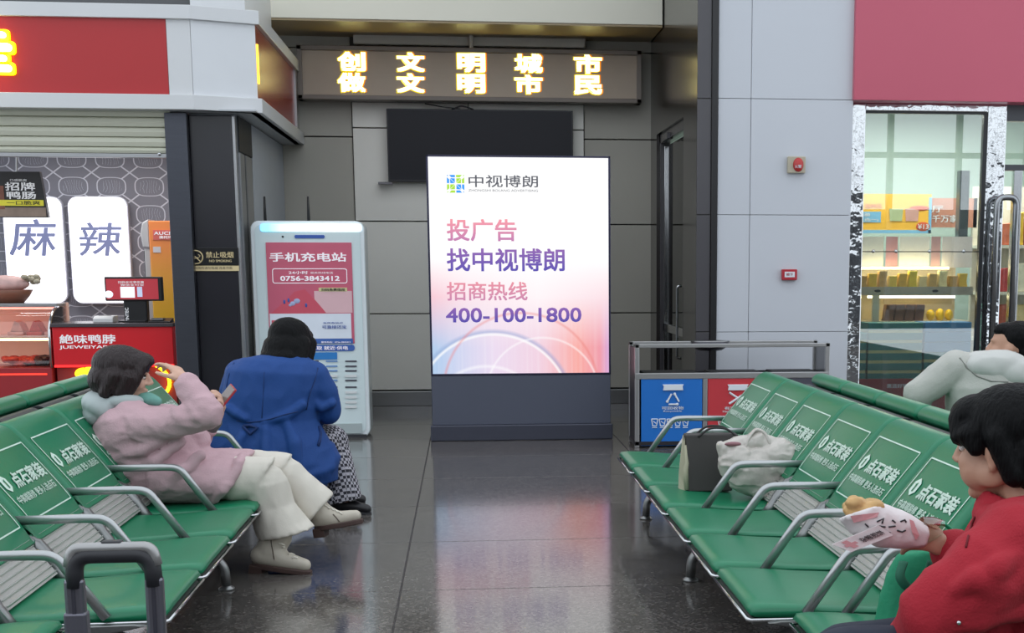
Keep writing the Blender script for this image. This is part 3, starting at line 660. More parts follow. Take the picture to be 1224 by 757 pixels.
def ramp(x, stops):
    r = N.new('ShaderNodeValToRGB'); L.new(x, r.inputs[0]); el = r.color_ramp.elements
    el[0].position, el[0].color = stops[0][0], lin(stops[0][1]) + (1,); el[1].position, el[1].color = stops[-1][0], lin(stops[-1][1]) + (1,)
    for p_, c_ in stops[1:-1]: q_ = el.new(p_); q_.color = lin(c_) + (1,)
    return r.outputs[0]
def mixc(f, x, y):
    n = N.new('ShaderNodeMix'); n.data_type = 'RGBA'
    if isinstance(f, float): n.inputs[0].default_value = f
    else: L.new(f, n.inputs[0])
    for i, q in ((6, x), (7, y)):
        if isinstance(q, str): n.inputs[i].default_value = lin(q) + (1,)
        else: L.new(q, n.inputs[i])
    return n.outputs[2]
bottom = ramp(U_, [(0.0, '#a9c8ea'), (0.12, '#c9d2ee'), (0.35, '#ead9ee'), (0.6, '#f0d0e0'), (0.82, '#f8a8a0'), (0.95, '#ee9aa8'), (1.0, '#d8a8d8')])
mid = ramp(U_, [(0.0, '#f6c8d4'), (0.2, '#fae3ea'), (0.6, '#fdf3f6'), (1.0, '#f9dfe6')])
fmid = ramp(W_, [(0.12, '#000000'), (0.36, '#ffffff')]); fup = ramp(W_, [(0.36, '#000000'), (0.55, '#ffffff')])
colr = mixc(fup, mixc(fmid, bottom, mid), '#ffffff')
wv = N.new('ShaderNodeTexNoise'); wv.noise_dimensions = '1D'; wv.inputs['Scale'].default_value = 46; L.new(U_, wv.inputs['W'])
stripe = mth('MULTIPLY', mth('MULTIPLY', mth('SUBTRACT', wv.outputs[0], 0.45), 1.1), mth('MAXIMUM', mth('SUBTRACT', 0.42, W_), 0.0))
stripe = mth('MAXIMUM', stripe, 0.0)
colr = mixc(stripe, colr, '#ffffff')
asp = (Dz - Cz) / (B - A)
def arc(cx, cz, r, wdt, soft):
    dist = mth('SQRT', mth('ADD', mth('POWER', mth('SUBTRACT', U_, cx), 2), mth('POWER', mth('SUBTRACT', mth('MULTIPLY', W_, asp), cz), 2)))
    return mth('MULTIPLY', mth('MAXIMUM', mth('SUBTRACT', 1.0, mth('DIVIDE', mth('ABSOLUTE', mth('SUBTRACT', dist, r)), wdt)), 0.0), soft)
colr = mixc(arc(0.34, -0.22, 0.455, 0.02, 0.55), colr, '#7f9fd0'); colr = mixc(arc(0.34, -0.22, 0.44, 0.012, 0.8), colr, '#ffffff')
colr = mixc(arc(0.62, -0.12, 0.32, 0.01, 0.5), colr, '#ffffff'); colr = mixc(arc(0.5, -0.1, 0.44, 0.012, 0.5), colr, '#e87a70'); colr = mixc(arc(0.3, -0.3, 0.34, 0.015, 0.5), colr, '#ffffff')
L.new(colr, b.inputs['Emission Color']); b.inputs['Emission Strength'].default_value = 1.0; b.inputs['Base Color'].default_value = (0.03, 0.03, 0.03, 1); b.inputs['Roughness'].default_value = 0.3
pst = obj('poster', bx(A, B, KY + 0.012, KY + 0.03, Cz, Dz), scr, kk)
def grad_ink(name, ylo, yhi, clo, chi, st=1.0):
    global N, L
    m = bpy.data.materials.new(name); m.use_nodes = True; N, L = nodes(m); b = N['Principled BSDF']
    z0 = aty(620, ylo, KY).z; z1 = aty(620, yhi, KY).z
    g_ = N.new('ShaderNodeNewGeometry'); s_ = N.new('ShaderNodeSeparateXYZ'); L.new(g_.outputs['Position'], s_.inputs[0])
    t = mth('DIVIDE', mth('SUBTRACT', s_.outputs['Z'], z0), z1 - z0)
    cc = ramp(t, [(0.0, clo), (1.0, chi)]); L.new(cc, b.inputs['Emission Color']); b.inputs['Emission Strength'].default_value = st
    b.inputs['Base Color'].default_value = (0.02, 0.02, 0.02, 1); return m
TYK = KY + 0.0105
obj('lettering', text_px('投广告', 534, 262, 617.5, 288.5, TYK, 0.022), grad_ink('ink_pink', 289, 262, '#c07ab0', '#f898a4'), pst)
obj('lettering', text_px('找中视博朗', 534, 297, 675, 324.5, TYK, 0.022), grad_ink('ink_violet', 325, 297, '#5046b0', '#9060b0'), pst)
obj('lettering', text_px('招商热线', 534, 337, 630.5, 359.5, TYK, 0.018), grad_ink('ink_rose', 360, 337, '#c884ac', '#ea90a0'), pst)
obj('lettering', text_px('400-100-1800', 533, 368, 695, 385.5, TYK, 0.022), grad_ink('ink_violet2', 386, 368, '#4a42a8', '#8a5cb0'), pst)
obj('lettering', text_px('中视博朗', 560, 209.5, 643, 224, TYK, 0.01), emat('ink_charcoal', '#4a4a50', 0.9), pst)
obj('lettering', text_px('ZHONGSHI BOLANG ADVERTISING', 560, 226.5, 643, 229.2, TYK, 0.0), MATS['ink_charcoal'], pst)
# four-part square logo
def logo_q(sx, sz, m):
    cx = aty(544.6, 219.8, TYK); h = aty(555.2, 219.8, TYK).x - cx.x; hz = aty(544, 208.9, TYK).z - cx.z; g = MB()
    def P(u_, v_): return (cx.x + sx * u_ * h, TYK, cx.z + sz * v_ * hz)
    for poly in ([(0.06, 0.72), (0.06, 0.98), (0.72, 0.98)], [(0.06, 0.72), (0.72, 0.98), (0.5, 0.72)], [(0.72, 0.06), (0.98, 0.06), (0.98, 0.72)], [(0.72, 0.06), (0.98, 0.72), (0.72, 0.5)],
                 [(0.08, 0.1), (0.62, 0.62), (0.08, 0.6)], [(0.1, 0.06), (0.6, 0.06), (0.64, 0.58)], [(0.8, 0.92), (0.98, 0.98), (0.92, 0.8)]):
        g.add([P(*q) for q in poly], [(0, 1, 2)])
    obj('emblem', g, m, pst)
eb = emat('emblem_blue', '#2a7fc8', 0.9); eg = emat('emblem_green', '#8fb82a', 0.9)
logo_q(-1, 1, eb); logo_q(1, 1, eg); logo_q(-1, -1, eg); logo_q(1, -1, eb)

# ================================================================== phone charging cabinet
HY = 12.5
a, b_, c, d = rect(304, 264, 439, 524, HY); c = 0
cb = thing('charging_cabinet', 'white phone charging cabinet with a pink poster and rows of slots', 'charging cabinet', V(((a + b_) / 2, HY + 0.2, 0)))
shell = mat('cabinet_white', '#eaf1f4', 0.3, var=0.02)
obj('shell', MB().prism(rrect(a, b_, 0.0, d, 0.07), 'y', HY + 0.015, HY + 0.4), shell, cb, bevel=0.012)
inner = rrect(a + 0.035, b_ - 0.035, 0.04, d - 0.035, 0.05)
obj('front_glass', MB().prism(inner, 'y', HY + 0.005, HY + 0.02), mat('cabinet_front', '#dcebed', 0.08, var=0.02, coat=0.6), cb)
def cpx(x0, y0, x1, y1, name, m, dy=0.0, parent=cb, r=None):
    A_, B_, C_, D_ = rect(x0, y0, x1, y1, HY)
    yy = HY + 0.004 - dy
    gg = MB().prism(rrect(A_, B_, C_, D_, r), 'y', yy - 0.004, yy + 0.003) if r else bx(A_, B_, yy - 0.004, yy + 0.003, C_, D_)
    return obj(name, gg, m, parent)
cl_m = bpy.data.materials.new('cyan_light_bar'); cl_m.use_nodes = True; N, L = nodes(cl_m); b = N['Principled BSDF']
g_ = N.new('ShaderNodeNewGeometry'); s_ = N.new('ShaderNodeSeparateXYZ'); L.new(g_.outputs['Position'], s_.inputs[0])
A_, B_, C_, D_ = rect(311, 268, 432, 277, HY)
cc = ramp(mth('DIVIDE', mth('SUBTRACT', s_.outputs['X'], A_), B_ - A_), [(0.0, '#20b8ff'), (0.08, '#38e0ff'), (0.3, '#c8f4ff'), (0.7, '#ffffff'), (1.0, '#d8f0ff')])
L.new(cc, b.inputs['Emission Color']); b.inputs['Emission Strength'].default_value = 1.6
cpx(311, 268, 432, 277, 'light_bar', cl_m, 0.003, r=0.02)
cpx(352, 281, 388, 285, 'blue_badge', mat('badge_blue', '#3a5cae', 0.4), 0.002, r=0.011)
p = aty(338, 283, HY); obj('sensor', MB().ell((p.x, HY, p.z), (0.009, 0.004, 0.008)), dk_ink, cb)
pos_ = cpx(320, 290, 422, 411, 'poster', mat('poster_pink', '#cf647c', 0.3, var=0.05, coat=0.4), 0.002)
gh = mat('poster_white', '#e6edf8', 0.35, coat=0.4)
cpx(323, 375, 420, 405, 'white_block', gh, 0.006, pos_); cpx(320, 405, 422, 411, 'blue_block', mat('poster_blue', '#3f66ae', 0.4), 0.006, pos_)
a1, b1, c1, d1 = rect(323, 346, 390, 375, HY)
obj('bay_shape', MB().prism([(a1, c1), (b1, c1), (b1 - 0.08, c1 + 0.1), (b1 - 0.17, d1), (a1 + 0.2, d1 - 0.02), (a1 + 0.12, c1 + 0.1)], 'y', HY - 0.006, HY - 0.003), mat('poster_rose', '#d4576a', 0.35, coat=0.4), pos_)
pk = mat('poster_pale', '#e6bcc2', 0.35, coat=0.4); cpx(376, 348, 421, 374, 'pale_block', pk, 0.005, pos_)
HT = HY - 0.0075
pw_ = mat('poster_letter_white', '#f4eef4', 0.5, var=0.02, emit=0.2)  # faint glow added so this print stands out; not a lamp
obj('lettering', text_px('手机充电站', 322, 302, 414, 313, HT, 0.025), pw_, pos_); obj('lettering', text_px('0756-3843412', 335, 330, 406, 336, HT, 0.03), pw_, pos_)
obj('lettering', text_px('24小时', 345, 324, 368, 328, HT, 0.02), pw_, pos_); obj('lettering', text_px('服务热线电话', 371, 325, 398, 327.5, HT, 0.0), pw_, pos_)
A_, B_, C_, D_ = rect(325.5, 321, 415, 339, HT); fr_ = 0.006
o_ = rrect(A_, B_, C_, D_, 0.02); i_ = rrect(A_ + fr_, B_ - fr_, C_ + fr_, D_ - fr_, 0.015); g = MB(); n = len(o_)
g.add([(x, HT, z) for x, z in o_] + [(x, HT, z) for x, z in i_], [(k, (k + 1) % n, (k + 1) % n + n, k + n) for k in range(n)]); obj('outline', g, pw_, pos_)
cpx(381, 344, 415, 348.5, 'yellow_tag', mat('tag_yellow', '#d8cf9a', 0.4), 0.007, pos_); obj('lettering', text_px('扫码免费借用', 384, 344.7, 412, 348, HY - 0.0115, 0.02), dk_ink, pos_)
g = MB()
for (x_, y_, r_) in ((350, 363, 0.022), (355, 360, 0.026), (347, 365, 0.014)): p = aty(x_, y_, HY); g.ell((p.x, HY - 0.006, p.z), (r_, 0.004, r_ * 0.8))
obj('cartoon_shape', g, mat('poster_lilac', '#a9b3d8', 0.4), pos_, smooth=True)
for (x_, y_) in ((345, 359), (366, 365), (340, 361)):
    p = aty(x_, y_, HY); obj('cartoon_figure', MB().ell((p.x, HY - 0.006, p.z), (0.009, 0.004, 0.018)), MATS['badge_blue'], pos_, smooth=True)
bi = mat('poster_ink_blue', '#4a66b0', 0.5)
obj('lettering', text_px('可直接还宝', 385, 389, 414, 393, HT - 0.004, 0.01), bi, pos_); obj('lettering', text_px('全市各站点', 386, 385, 410, 387, HT - 0.004, 0.01), bi, pos_); obj('lettering', text_px('用电宝', 338, 383, 360, 386.5, HT - 0.004, 0.02), MATS['poster_rose'], pos_)
cpx(325, 383, 334, 390, 'red_icon', MATS['poster_rose'], 0.01, pos_); obj('lettering', text_px('服务热线：0756-3843412', 384, 408, 419, 410.3, HT - 0.004, 0.01), pw_, pos_)
pill = cpx(330, 412.5, 424, 420, 'blue_pill', mat('pill_blue', '#3f66b4', 0.4), 0.003, r=0.024)
obj('lettering', text_px('随取 就近·供电', 372, 413.8, 416, 418.5, HT, 0.02), pw_, pill)
cpx(352, 421.5, 403, 430, 'blue_label', mat('label_blue', '#2f80c8', 0.4), 0.002, r=0.006)
sd = mat('slot_dark', '#4a4a56', 0.4); sb_ = mat('slot_blue', '#6f95c8', 0.4); sw = mat('slot_white', '#dfe3e4', 0.35)
ysl = (432, 438, 443.5, 449.5, 455, 463, 469, 475, 481, 486.5)
for ci, (x0, x1) in enumerate(((325, 340), (345, 358), (367, 381), (389.5, 403.5), (412.5, 426.5))):
    for ri, y_ in enumerate(ysl):
        m_ = sw if ri in (3, 6, 7, 8, 9) else (sb_ if (ci == 3 and ri != 5) else sd)
        o_ = cpx(x0, y_ - (0.9 if m_ != sw else 1.5), x1, y_ + (0.9 if m_ != sw else 1.5), 'charging_slot', m_, 0.002 if m_ != sw else 0.008, r=0.0055 if m_ != sw else 0.009)
A_, B_, C_, D_ = rect(306, 507, 437, 519, HY); obj('foot_panel', bx(A_ + 0.03, B_ - 0.03, HY - 0.004, HY + 0.006, C_, D_), mat('cabinet_foot', '#aeb9ba', 0.3), cb)
obj('painted_base_shadow', bx(a + 0.03, b_ - 0.03, HY - 0.006, HY + 0.012, 0.0, 0.025), dk_ink, cb)  # solid dark strip standing in for the shade under the cabinet
for x_ in (317, 369):
    p = aty(x_, 263, HY + 0.3); q = aty(x_ - 1, 235, HY + 0.3)
    obj('antenna', MB().tube([(p.x, HY + 0.3, d - 0.01), (q.x, HY + 0.3, q.z)], [0.014, 0.008], 8), MATS['black_plastic'], cb, smooth=True)

# ================================================================== sorting bin
BY = 11.5
a, b_, c, d = rect(759, 411, 991, 535, BY); c = 0
bn = thing('sorting_bin', 'steel framed sorting bin with blue and red panels below a shelf rail', 'bin', V(((a + b_) / 2, BY + 0.2, 0)))
binst = mat('bin_steel', '#b4b3b3', 0.32, 0.8, var=0.08)
dark = mat('bin_dark', '#2a282d', 0.35)
zr = aty(870, 447.5, BY).z; zr1 = aty(870, 451.5, BY).z; bd = 0.42
fr_ = 0.035
def frame_piece(nm, g): obj(nm, g, binst, bn, bevel=0.004)
frame_piece('post', bx(a, a + fr_, BY, BY + 0.04, 0, d)); frame_piece('post', bx(b_ - fr_, b_, BY, BY + 0.04, 0, d))
frame_piece('post', bx(a, a + fr_, BY + bd, BY + bd + 0.04, 0, d)); frame_piece('post', bx(b_ - fr_, b_, BY + bd, BY + bd + 0.04, 0, d))
frame_piece('top_rail', bx(a, b_, BY, BY + 0.04, d - 0.03, d)); frame_piece('top_rail', bx(a, b_, BY + bd, BY + bd + 0.04, d - 0.03, d))
frame_piece('lid_rail', bx(a, b_, BY - 0.002, BY + 0.04, zr1 - 0.008, zr + 0.012))
obj('side_panel', bx(a + 0.004, a + 0.02, BY + 0.04, BY + bd, 0.02, d - 0.03), dark, bn); obj('side_panel', bx(b_ - 0.02, b_ - 0.004, BY + 0.04, BY + bd, 0.02, d - 0.03), mat('bin_side_steel', '#77777a', 0.3, 0.8), bn)
obj('back_panel', bx(a + 0.02, b_ - 0.02, BY + bd, BY + bd + 0.02, 0.02, zr), dark, bn)
obj('bottom_board', bx(a, b_, BY, BY + bd, 0.02, 0.05), dark, bn)
xs_ = [758 + 8, 840.5, 845.5, 915, 920, 985]
cells = [(766.5, 839.5), (846, 915), (921, 983)]
pc = [mat('bin_blue', '#1f6fc4', 0.35, var=0.03), mat('bin_red', '#c43a42', 0.35, var=0.03), mat('bin_grey', '#4b4a54', 0.35, var=0.03)]
zp0 = aty(800, 533, BY).z; zp1 = aty(800, 453, BY).z
bw_ = mat('bin_white', '#dfe4ea', 0.45, var=0.02)
def tri_arrows(g, p, s_):
    pts = [(0, 1.0), (-0.95, -0.7), (0.95, -0.7)]
    for k in range(3):
        A_ = pts[k]; B_ = pts[(k + 1) % 3]
        q0 = V((p.x + s_ * (A_[0] * 0.8 + B_[0] * 0.2), BY - 0.002, p.z + s_ * (A_[1] * 0.8 + B_[1] * 0.2))); q1 = V((p.x + s_ * (A_[0] * 0.22 + B_[0] * 0.78), BY - 0.002, p.z + s_ * (A_[1] * 0.22 + B_[1] * 0.78)))
        g.tube([q0, q1], 0.0075, 6); g.ell(q1, (0.012, 0.005, 0.012), None, 8, 6)
for k, (x0, x1) in enumerate(cells):
    A_, B_, _, _ = rect(x0, 453, x1, 533, BY)
    dr = obj('bin_door', bx(A_, B_, BY + 0.004, BY + 0.025, zp0, zp1), pc[k], bn, bevel=0.004)
    if k: frame_piece('mullion', bx(A_ - 0.04, A_ - 0.004, BY, BY + 0.04, 0, zr1))
    obj('bin_opening', bx(A_ + 0.03, B_ - 0.03, BY + 0.06, BY + 0.36, zr - 0.005, zr + 0.012), mat('bin_void', '#111113', 0.7), bn)
    cx = (x0 + x1) / 2 + 1.5
    p = aty(cx, 463, BY)
    hd = obj('door_handle', MB().prism([(p.x - 0.085, p.z + 0.022), (p.x + 0.085, p.z + 0.022), (p.x + 0.075, p.z + 0.005), (p.x + 0.08, p.z - 0.025), (p.x - 0.08, p.z - 0.025), (p.x - 0.075, p.z + 0.005)], 'y', BY - 0.012, BY + 0.006), bw_, dr, bevel=0.003)
    if k == 0:
        g = MB(); tri_arrows(g, aty(cx, 477, BY), 0.062); obj('symbol', g, bw_, dr)
        obj('lettering', text_px('可回收物', 791, 486, 817, 490, BY + 0.002, 0.015), bw_, dr); obj('lettering', text_px('Recyclable', 793, 490.8, 815, 493, BY + 0.002, 0.02), bw_, dr)
    if k == 1:
        p = aty(cx, 476, BY); g = MB()
        for s1 in (-1, 1): g.tube([p + V((-0.07, 0.0, 0.045 * s1)), p + V((0.07, 0.0, -0.045 * s1))], 0.009, 6)
        obj('symbol', g, bw_, dr); obj('lettering', text_px('有害垃圾', 866, 486, 893, 490, BY + 0.002, 0.015), bw_, dr); obj('lettering', text_px('Hazardous waste', 864, 490.8, 895, 493, BY + 0.002, 0.02), bw_, dr)
    if k == 2: obj('lettering', text_px('其他垃圾', 940, 486, 966, 490, BY + 0.002, 0.015), bw_, dr)
    g = MB()
    for j in range(5):
        x_ = x0 + 16 + j * 9.2; q = aty(x_, 505, BY)
        if x_ > x1 - 8: continue
        fr2 = [(q.x - 0.025, q.z + 0.025), (q.x + 0.025, q.z + 0.025), (q.x + 0.015, q.z - 0.03), (q.x - 0.015, q.z - 0.03)]
        for i in range(4):
            u0, u1 = fr2[i], fr2[(i + 1) % 4]; g.tube([(u0[0], BY + 0.002, u0[1]), (u1[0], BY + 0.002, u1[1])], 0.004, 4)
        g.tube([(q.x - 0.012, BY + 0.002, q.z + 0.008), (q.x + 0.012, BY + 0.002, q.z - 0.01)], 0.003, 4)
        g.tube([(q.x - 0.02, BY + 0.002, q.z - 0.043), (q.x + 0.02, BY + 0.002, q.z - 0.043)], 0.003, 4)
    obj('pictograms', g, bw_, dr)
# round ash bowl hanging below the top rail
p = aty(853, 417, BY + 0.25)
obj('ash_bowl', MB().lathe([(0.02, -0.06), (0.1, -0.055), (0.15, -0.02), (0.165, 0.02), (0.15, 0.02), (0.12, -0.02), (0.02, -0.03)], (p.x, BY + bd + 0.02, d - 0.02)), mat('ash_bowl_steel', '#55555a', 0.3, 0.8), bn, smooth=True)

# ================================================================== alarm devices on the column
AY = YC - 0.045
a, b_, c, d = rect(942, 187, 963, 207, AY)
al = thing('alarm_sounder', 'beige alarm sounder with a red lens on the pale column', 'alarm', V(((a + b_) / 2, YC, c)))
obj('housing', bx(a, b_, AY, YC, c, d), mat('alarm_beige', '#b3ab97', 0.45), al, bevel=0.006)
p = aty(953.5, 197, AY)
obj('lens', MB().ell((p.x + 0.005, AY, p.z), (0.045, 0.03, 0.058)), mat('lens_red', '#b8302e', 0.2), al, smooth=True)
obj('lens_mark', text_px('火警', 950, 197, 958, 201, AY - 0.031, 0.01), bw_, al)
a, b_, c, d = rect(935, 322, 953, 335, AY)
cp = thing('fire_call_point', 'small red fire call point box on the pale column', 'call point', V(((a + b_) / 2, YC, c)))
obj('box', bx(a, b_, AY, YC, c, d), mat('call_red', '#b02634', 0.35), cp, bevel=0.006)
A_, B_, C_, D_ = rect(938, 325, 950, 331.5, AY - 0.002); obj('press_plate', bx(A_, B_, AY - 0.003, AY, C_, D_), bw_, cp)
obj('lettering', text_px('按下', 940, 326.5, 948, 329.8, AY - 0.005, 0.01), MATS['call_red'], cp)

# ================================================================== right shop front
RY = 12.5
FX0 = aty(1022, 60, 12.25).x
pinkf = mat('pink_red_fascia', '#bf566b', 0.35, var=0.04, scale=1)
zf = aty(1100, 120.5, 12.25).z
rf = obj('trim_3', bx(FX0, 7.2, 12.25, 12.75, zf, 4.6), pinkf, kind='structure', bevel=0.004, label='pinkish red fascia above the snack shop front')
shopfl = obj('wall_snack_shop', MB().box(3.2, 7.2, BW - 0.02, BW + 0.2, 0, 4.6).box(7.1, 7.3, 12.5, BW, 0, 4.6).box(FX0 + 0.0, 7.2, 12.75, BW, 3.0, 3.1), mat('shop_mint_wall', '#b4c6be', 0.5, var=0.03), kind='structure', label='pale mint walls inside the snack shop')
mir = mat('mirror_steel', '#d8dadc', 0.06, 1.0, var=0.08, scale=1.2, bump=0.9, bscale=5)
sf = thing('shop_front', 'glass shop front with a rippled mirror steel frame beside the column', 'shop front', V((4.3, RY, 0)))
XL0, XL1 = aty(1011, 300, RY).x, aty(1030, 300, RY).x
XR0, XR1 = aty(1171, 300, RY).x, aty(1196, 300, RY).x
zt0 = aty(1100, 134, RY).z
obj('frame_post', bx(XL0, XL1, RY - 0.03, RY + 0.1, 0, zf), mir, sf, bevel=0.01); obj('frame_post', bx(XR0 + 0.02, XR1, RY - 0.03, RY + 0.1, 0, zf), mir, sf, bevel=0.01)
obj('frame_head', bx(XL1, XR0 + 0.02, RY - 0.03, RY + 0.1, zt0, zf), mir, sf, bevel=0.01)
blk = mat('black_trim', '#222327', 0.3)
obj('inner_trim', MB().box(XR0 - 0.01, XR0 + 0.025, RY - 0.012, RY + 0.04, 0, zt0).box(XL1, XR0, RY - 0.01, RY + 0.04, zt0 - 0.015, zt0).box(XL1 - 0.02, XL1 + 0.004, RY - 0.012, RY + 0.04, 0, aty(1022, 420, RY).z), blk, sf)
obj('pane', bx(XL1, XR0, RY + 0.01, RY + 0.02, 0, zt0), glass('shop_glass', '#f2f8f6', 0.0, 0.16), sf)
zsil = aty(1100, 453, RY).z
obj('sill_panel', bx(XL1, XR0, RY + 0.022, RY + 0.05, 0, zsil), mat('sill_red', '#b03038', 0.35), sf)
obj('lettering', text_px('惠选好物', 1060, 459, 1085, 464, RY + 0.0205, 0.01), bw_, sf)
zj = aty(1100, 301, RY).z
g = MB().box(XL1, XR0, RY + 0.004, RY + 0.012, zj - 0.004, zj + 0.004)
obj('glass_joint', g, blk, sf)
for x_ in (1044, 1071, 1111, 1152):
    p = aty(x_, 300.5, RY); obj('patch_fitting', MB().ell((p.x, RY + 0.002, p.z), (0.016, 0.01, 0.016), None, 10, 6), chrome, sf, smooth=True)
# glass door with bow handle at the picture edge
dr = obj('door_2', MB().box(XR1, 7.0, RY - 0.02, RY + 0.1, aty(1210, 145, RY).z, zf), mat('door_header', '#4c4e52', 0.35, 0.5), kind='structure', label='steel framed glass door of the snack shop at the picture edge')
XD = aty(1208, 300, RY).x
obj('stile', bx(XD, XD + 0.075, RY - 0.015, RY + 0.05, 0, aty(1210, 204, RY).z), mat('stile_steel', '#b9bbbd', 0.2, 1.0), dr, bevel=0.004)
obj('transom', bx(XR1, 7.0, RY - 0.015, RY + 0.05, aty(1210, 204, RY).z, aty(1210, 197, RY).z), MATS['door_header'], dr)
obj('pane', bx(XR1 + 0.005, XD, RY + 0.005, RY + 0.015, 0, aty(1210, 204, RY).z), glass('shop_glass2', '#f2f8f6', 0.0, 0.05), dr)
obj('pane', bx(XD + 0.075, 7.0, RY + 0.005, RY + 0.015, 0, aty(1210, 204, RY).z), MATS['shop_glass2'], dr); obj('pane', bx(XR1 + 0.005, 7.0, RY + 0.005, RY + 0.015, aty(1210, 197, RY).z, aty(1210, 145, RY).z), MATS['shop_glass2'], dr)
hy = RY - 0.14
h0, h1 = aty(1192, 240, hy), aty(1215, 240, hy); zl = aty(1200, 470, hy).z
obj('pull_handle', MB().tube(bend([(h0.x, hy, zl), (h0.x, hy, h0.z + 0.03), (h1.x, hy, h0.z + 0.03), (h1.x, hy, zl)], 0.07), 0.028, 12), mat('handle_steel', '#9b9da0', 0.22, 1.0), dr, smooth=True)

# shop interior -------------------------------------------------------------
def slab(name, x0, y0, x1, y1, Y, dep, m, label=None, cat=None, parent=None, group=None, bevel=0.0):
    A_, B_, C_, D_ = rect(x0, y0, x1, y1, Y)
    return obj(name, bx(A_, B_, Y, Y + dep, C_, D_), m, parent, loc=None if parent else V(((A_ + B_) / 2, Y, C_)), label=label, cat=cat, group=group, bevel=bevel)
PYo = 14.2
po = slab('promotion_poster', 1022, 232, 1113, 279, PYo, 0.02, mat('poster_orange', '#e8b23c', 0.5, var=0.08, scale=2, emit=0.12), 'orange yellow promotion poster with two tubs in the snack shop', 'poster')
slab('blue_edge', 1022, 275, 1113, 279, PYo - 0.003, 0.003, mat('poster_sky', '#7ab4d8', 0.5), parent=po); slab('blue_edge', 1110, 236, 1113.5, 279, PYo - 0.003, 0.003, MATS['poster_sky'], parent=po)
slab('sky_tag', 1024, 253, 1053, 266, PYo - 0.004, 0.004, MATS['poster_sky'], parent=po)
obj('lettering', text_px('一元99元', 1027, 244, 1054, 249, PYo - 0.006, 0.02), mat('ink_redorange', '#c8542c', 0.5), po); obj('lettering', text_px('满额', 1026, 254.5, 1040, 259, PYo - 0.006, 0.015), bw_, po); obj('lettering', text_px('二选一›', 1026, 260.5, 1050, 265, PYo - 0.006, 0.015), bw_, po)
for x_, m_ in ((1071, mat('tub_green', '#a8b48a', 0.5, var=0.2)), (1090, mat('tub_pink', '#c89a90', 0.5, var=0.2))):
    p = aty(x_, 257, PYo); obj('tub_print', MB().prism([(p.x - 0.07, p.z + 0.06), (p.x + 0.07, p.z + 0.06), (p.x + 0.06, p.z - 0.06), (p.x - 0.06, p.z - 0.06)], 'y', PYo - 0.006, PYo), m_, po)
p = aty(1103, 271, PYo); obj('price_badge', MB().ell((p.x, PYo - 0.003, p.z), (0.07, 0.004, 0.045)), MATS['ink_redorange'], po); obj('lettering', text_px('¥13', 1097, 268, 1110, 274, PYo - 0.009, 0.02), bw_, po)
p = aty(1099, 249, PYo); obj('red_badge', MB().ell((p.x, PYo - 0.003, p.z), (0.1, 0.004, 0.025)), MATS['ink_redorange'], po)
p2 = slab('brown_poster', 1113.5, 237, 1168, 272, PYo + 0.05, 0.02, mat('poster_brown', '#b8806c', 0.5, var=0.25, scale=3), 'reddish brown poster with white characters in the snack shop', 'poster')
obj('lettering', text_px('厅', 1114, 246, 1127, 254, PYo + 0.047, 0.02), bw_, p2); obj('lettering', text_px('千万家', 1114, 257, 1145, 266, PYo + 0.047, 0.02), bw_, p2)
obj('support_post', px_box(1147, 204, 1158, 285, 13.6, 0.1), mat('post_grey', '#5f676b', 0.3, 0.5), loc=aty(1152, 285, 13.6), label='dark grey post standing inside the snack shop window', cat='post')
# notices along the shelf top
NYs = 13.3
ns_ = 0
for x0, x1, lab in ((1026, 1056, 'striped'), (1059, 1073, 'narrow'), (1075, 1111, 'wide'), (1113, 1124, 'slim'), (1126, 1162, 'broad')):
    m_ = mat('notice_' + lab, {'striped': '#e2e0dc', 'narrow': '#cf9aa0', 'wide': '#eeeae6', 'slim': '#c8a0a4', 'broad': '#e8dedc'}[lab], 0.5, var=0.12, scale=14, stretch=(6, 1, 1), emit=0.25)
    slab('paper_notice', x0, 283, x1, 320, NYs, 0.006, m_, {'striped': 'striped white notice in the shop window by the steel frame', 'narrow': 'narrow pinkish notice in the shop window beside the striped one', 'wide': 'wide white notice in the middle of the shop window', 'slim': 'slim pinkish notice between the two large white ones', 'broad': 'broad pale notice in the shop window by the black trim'}[lab], 'notice', group='notices in the shop window')
# lit snack shelf unit
SY_ = 13.1
su = thing('snack_shelf', 'brightly lit shelf unit of snacks inside the shop window', 'shelf', V((4.3, SY_ + 0.2, 0)))
A_, B_, C_, D_ = rect(1021, 343, 1163, 353, SY_)
obj('shelf_edge', bx(A_, B_, SY_, SY_ + 0.03, C_, D_), mat('shelf_metal', '#b5aea2', 0.35, 0.4), su)
obj('shelf_board', bx(A_, B_, SY_ + 0.03, SY_ + 0.5, C_ + 0.02, D_ - 0.01), mat('shelf_cream', '#d9ceb8', 0.5), su)
zl_ = aty(1100, 356.5, SY_).z; obj('light_strip', bx(A_ + 0.15, B_ - 0.15, SY_ + 0.05, SY_ + 0.09, zl_, zl_ + 0.02), emat('shelf_lamp', '#ffe9b8', 13.0), su)
zt_ = aty(1100, 322, SY_).z; obj('light_strip', bx(A_ + 0.05, B_ - 0.2, SY_ + 0.1, SY_ + 0.14, zt_, zt_ + 0.02), MATS['shelf_lamp'], su)
zb_ = aty(1100, 384, SY_).z; obj('lower_board', bx(A_, B_, SY_ + 0.0, SY_ + 0.5, zb_ - 0.02, zb_), MATS['shelf_cream'], su)
obj('shelf_back', bx(A_, B_, SY_ + 0.5, SY_ + 0.53, 0, zt_ + 0.02), mat('shelf_back', '#e0cfae', 0.5), su)
A2, B2, _, _ = rect(1043, 355, 1051, 385, SY_); obj('upright', bx(A2, B2, SY_, SY_ + 0.03, zb_, C_), MATS['shelf_cream'], su)
obj('base', bx(A_, B_, SY_ + 0.02, SY_ + 0.5, 0, zb_ - 0.02), mat('shelf_base', '#8f8a80', 0.5), su)
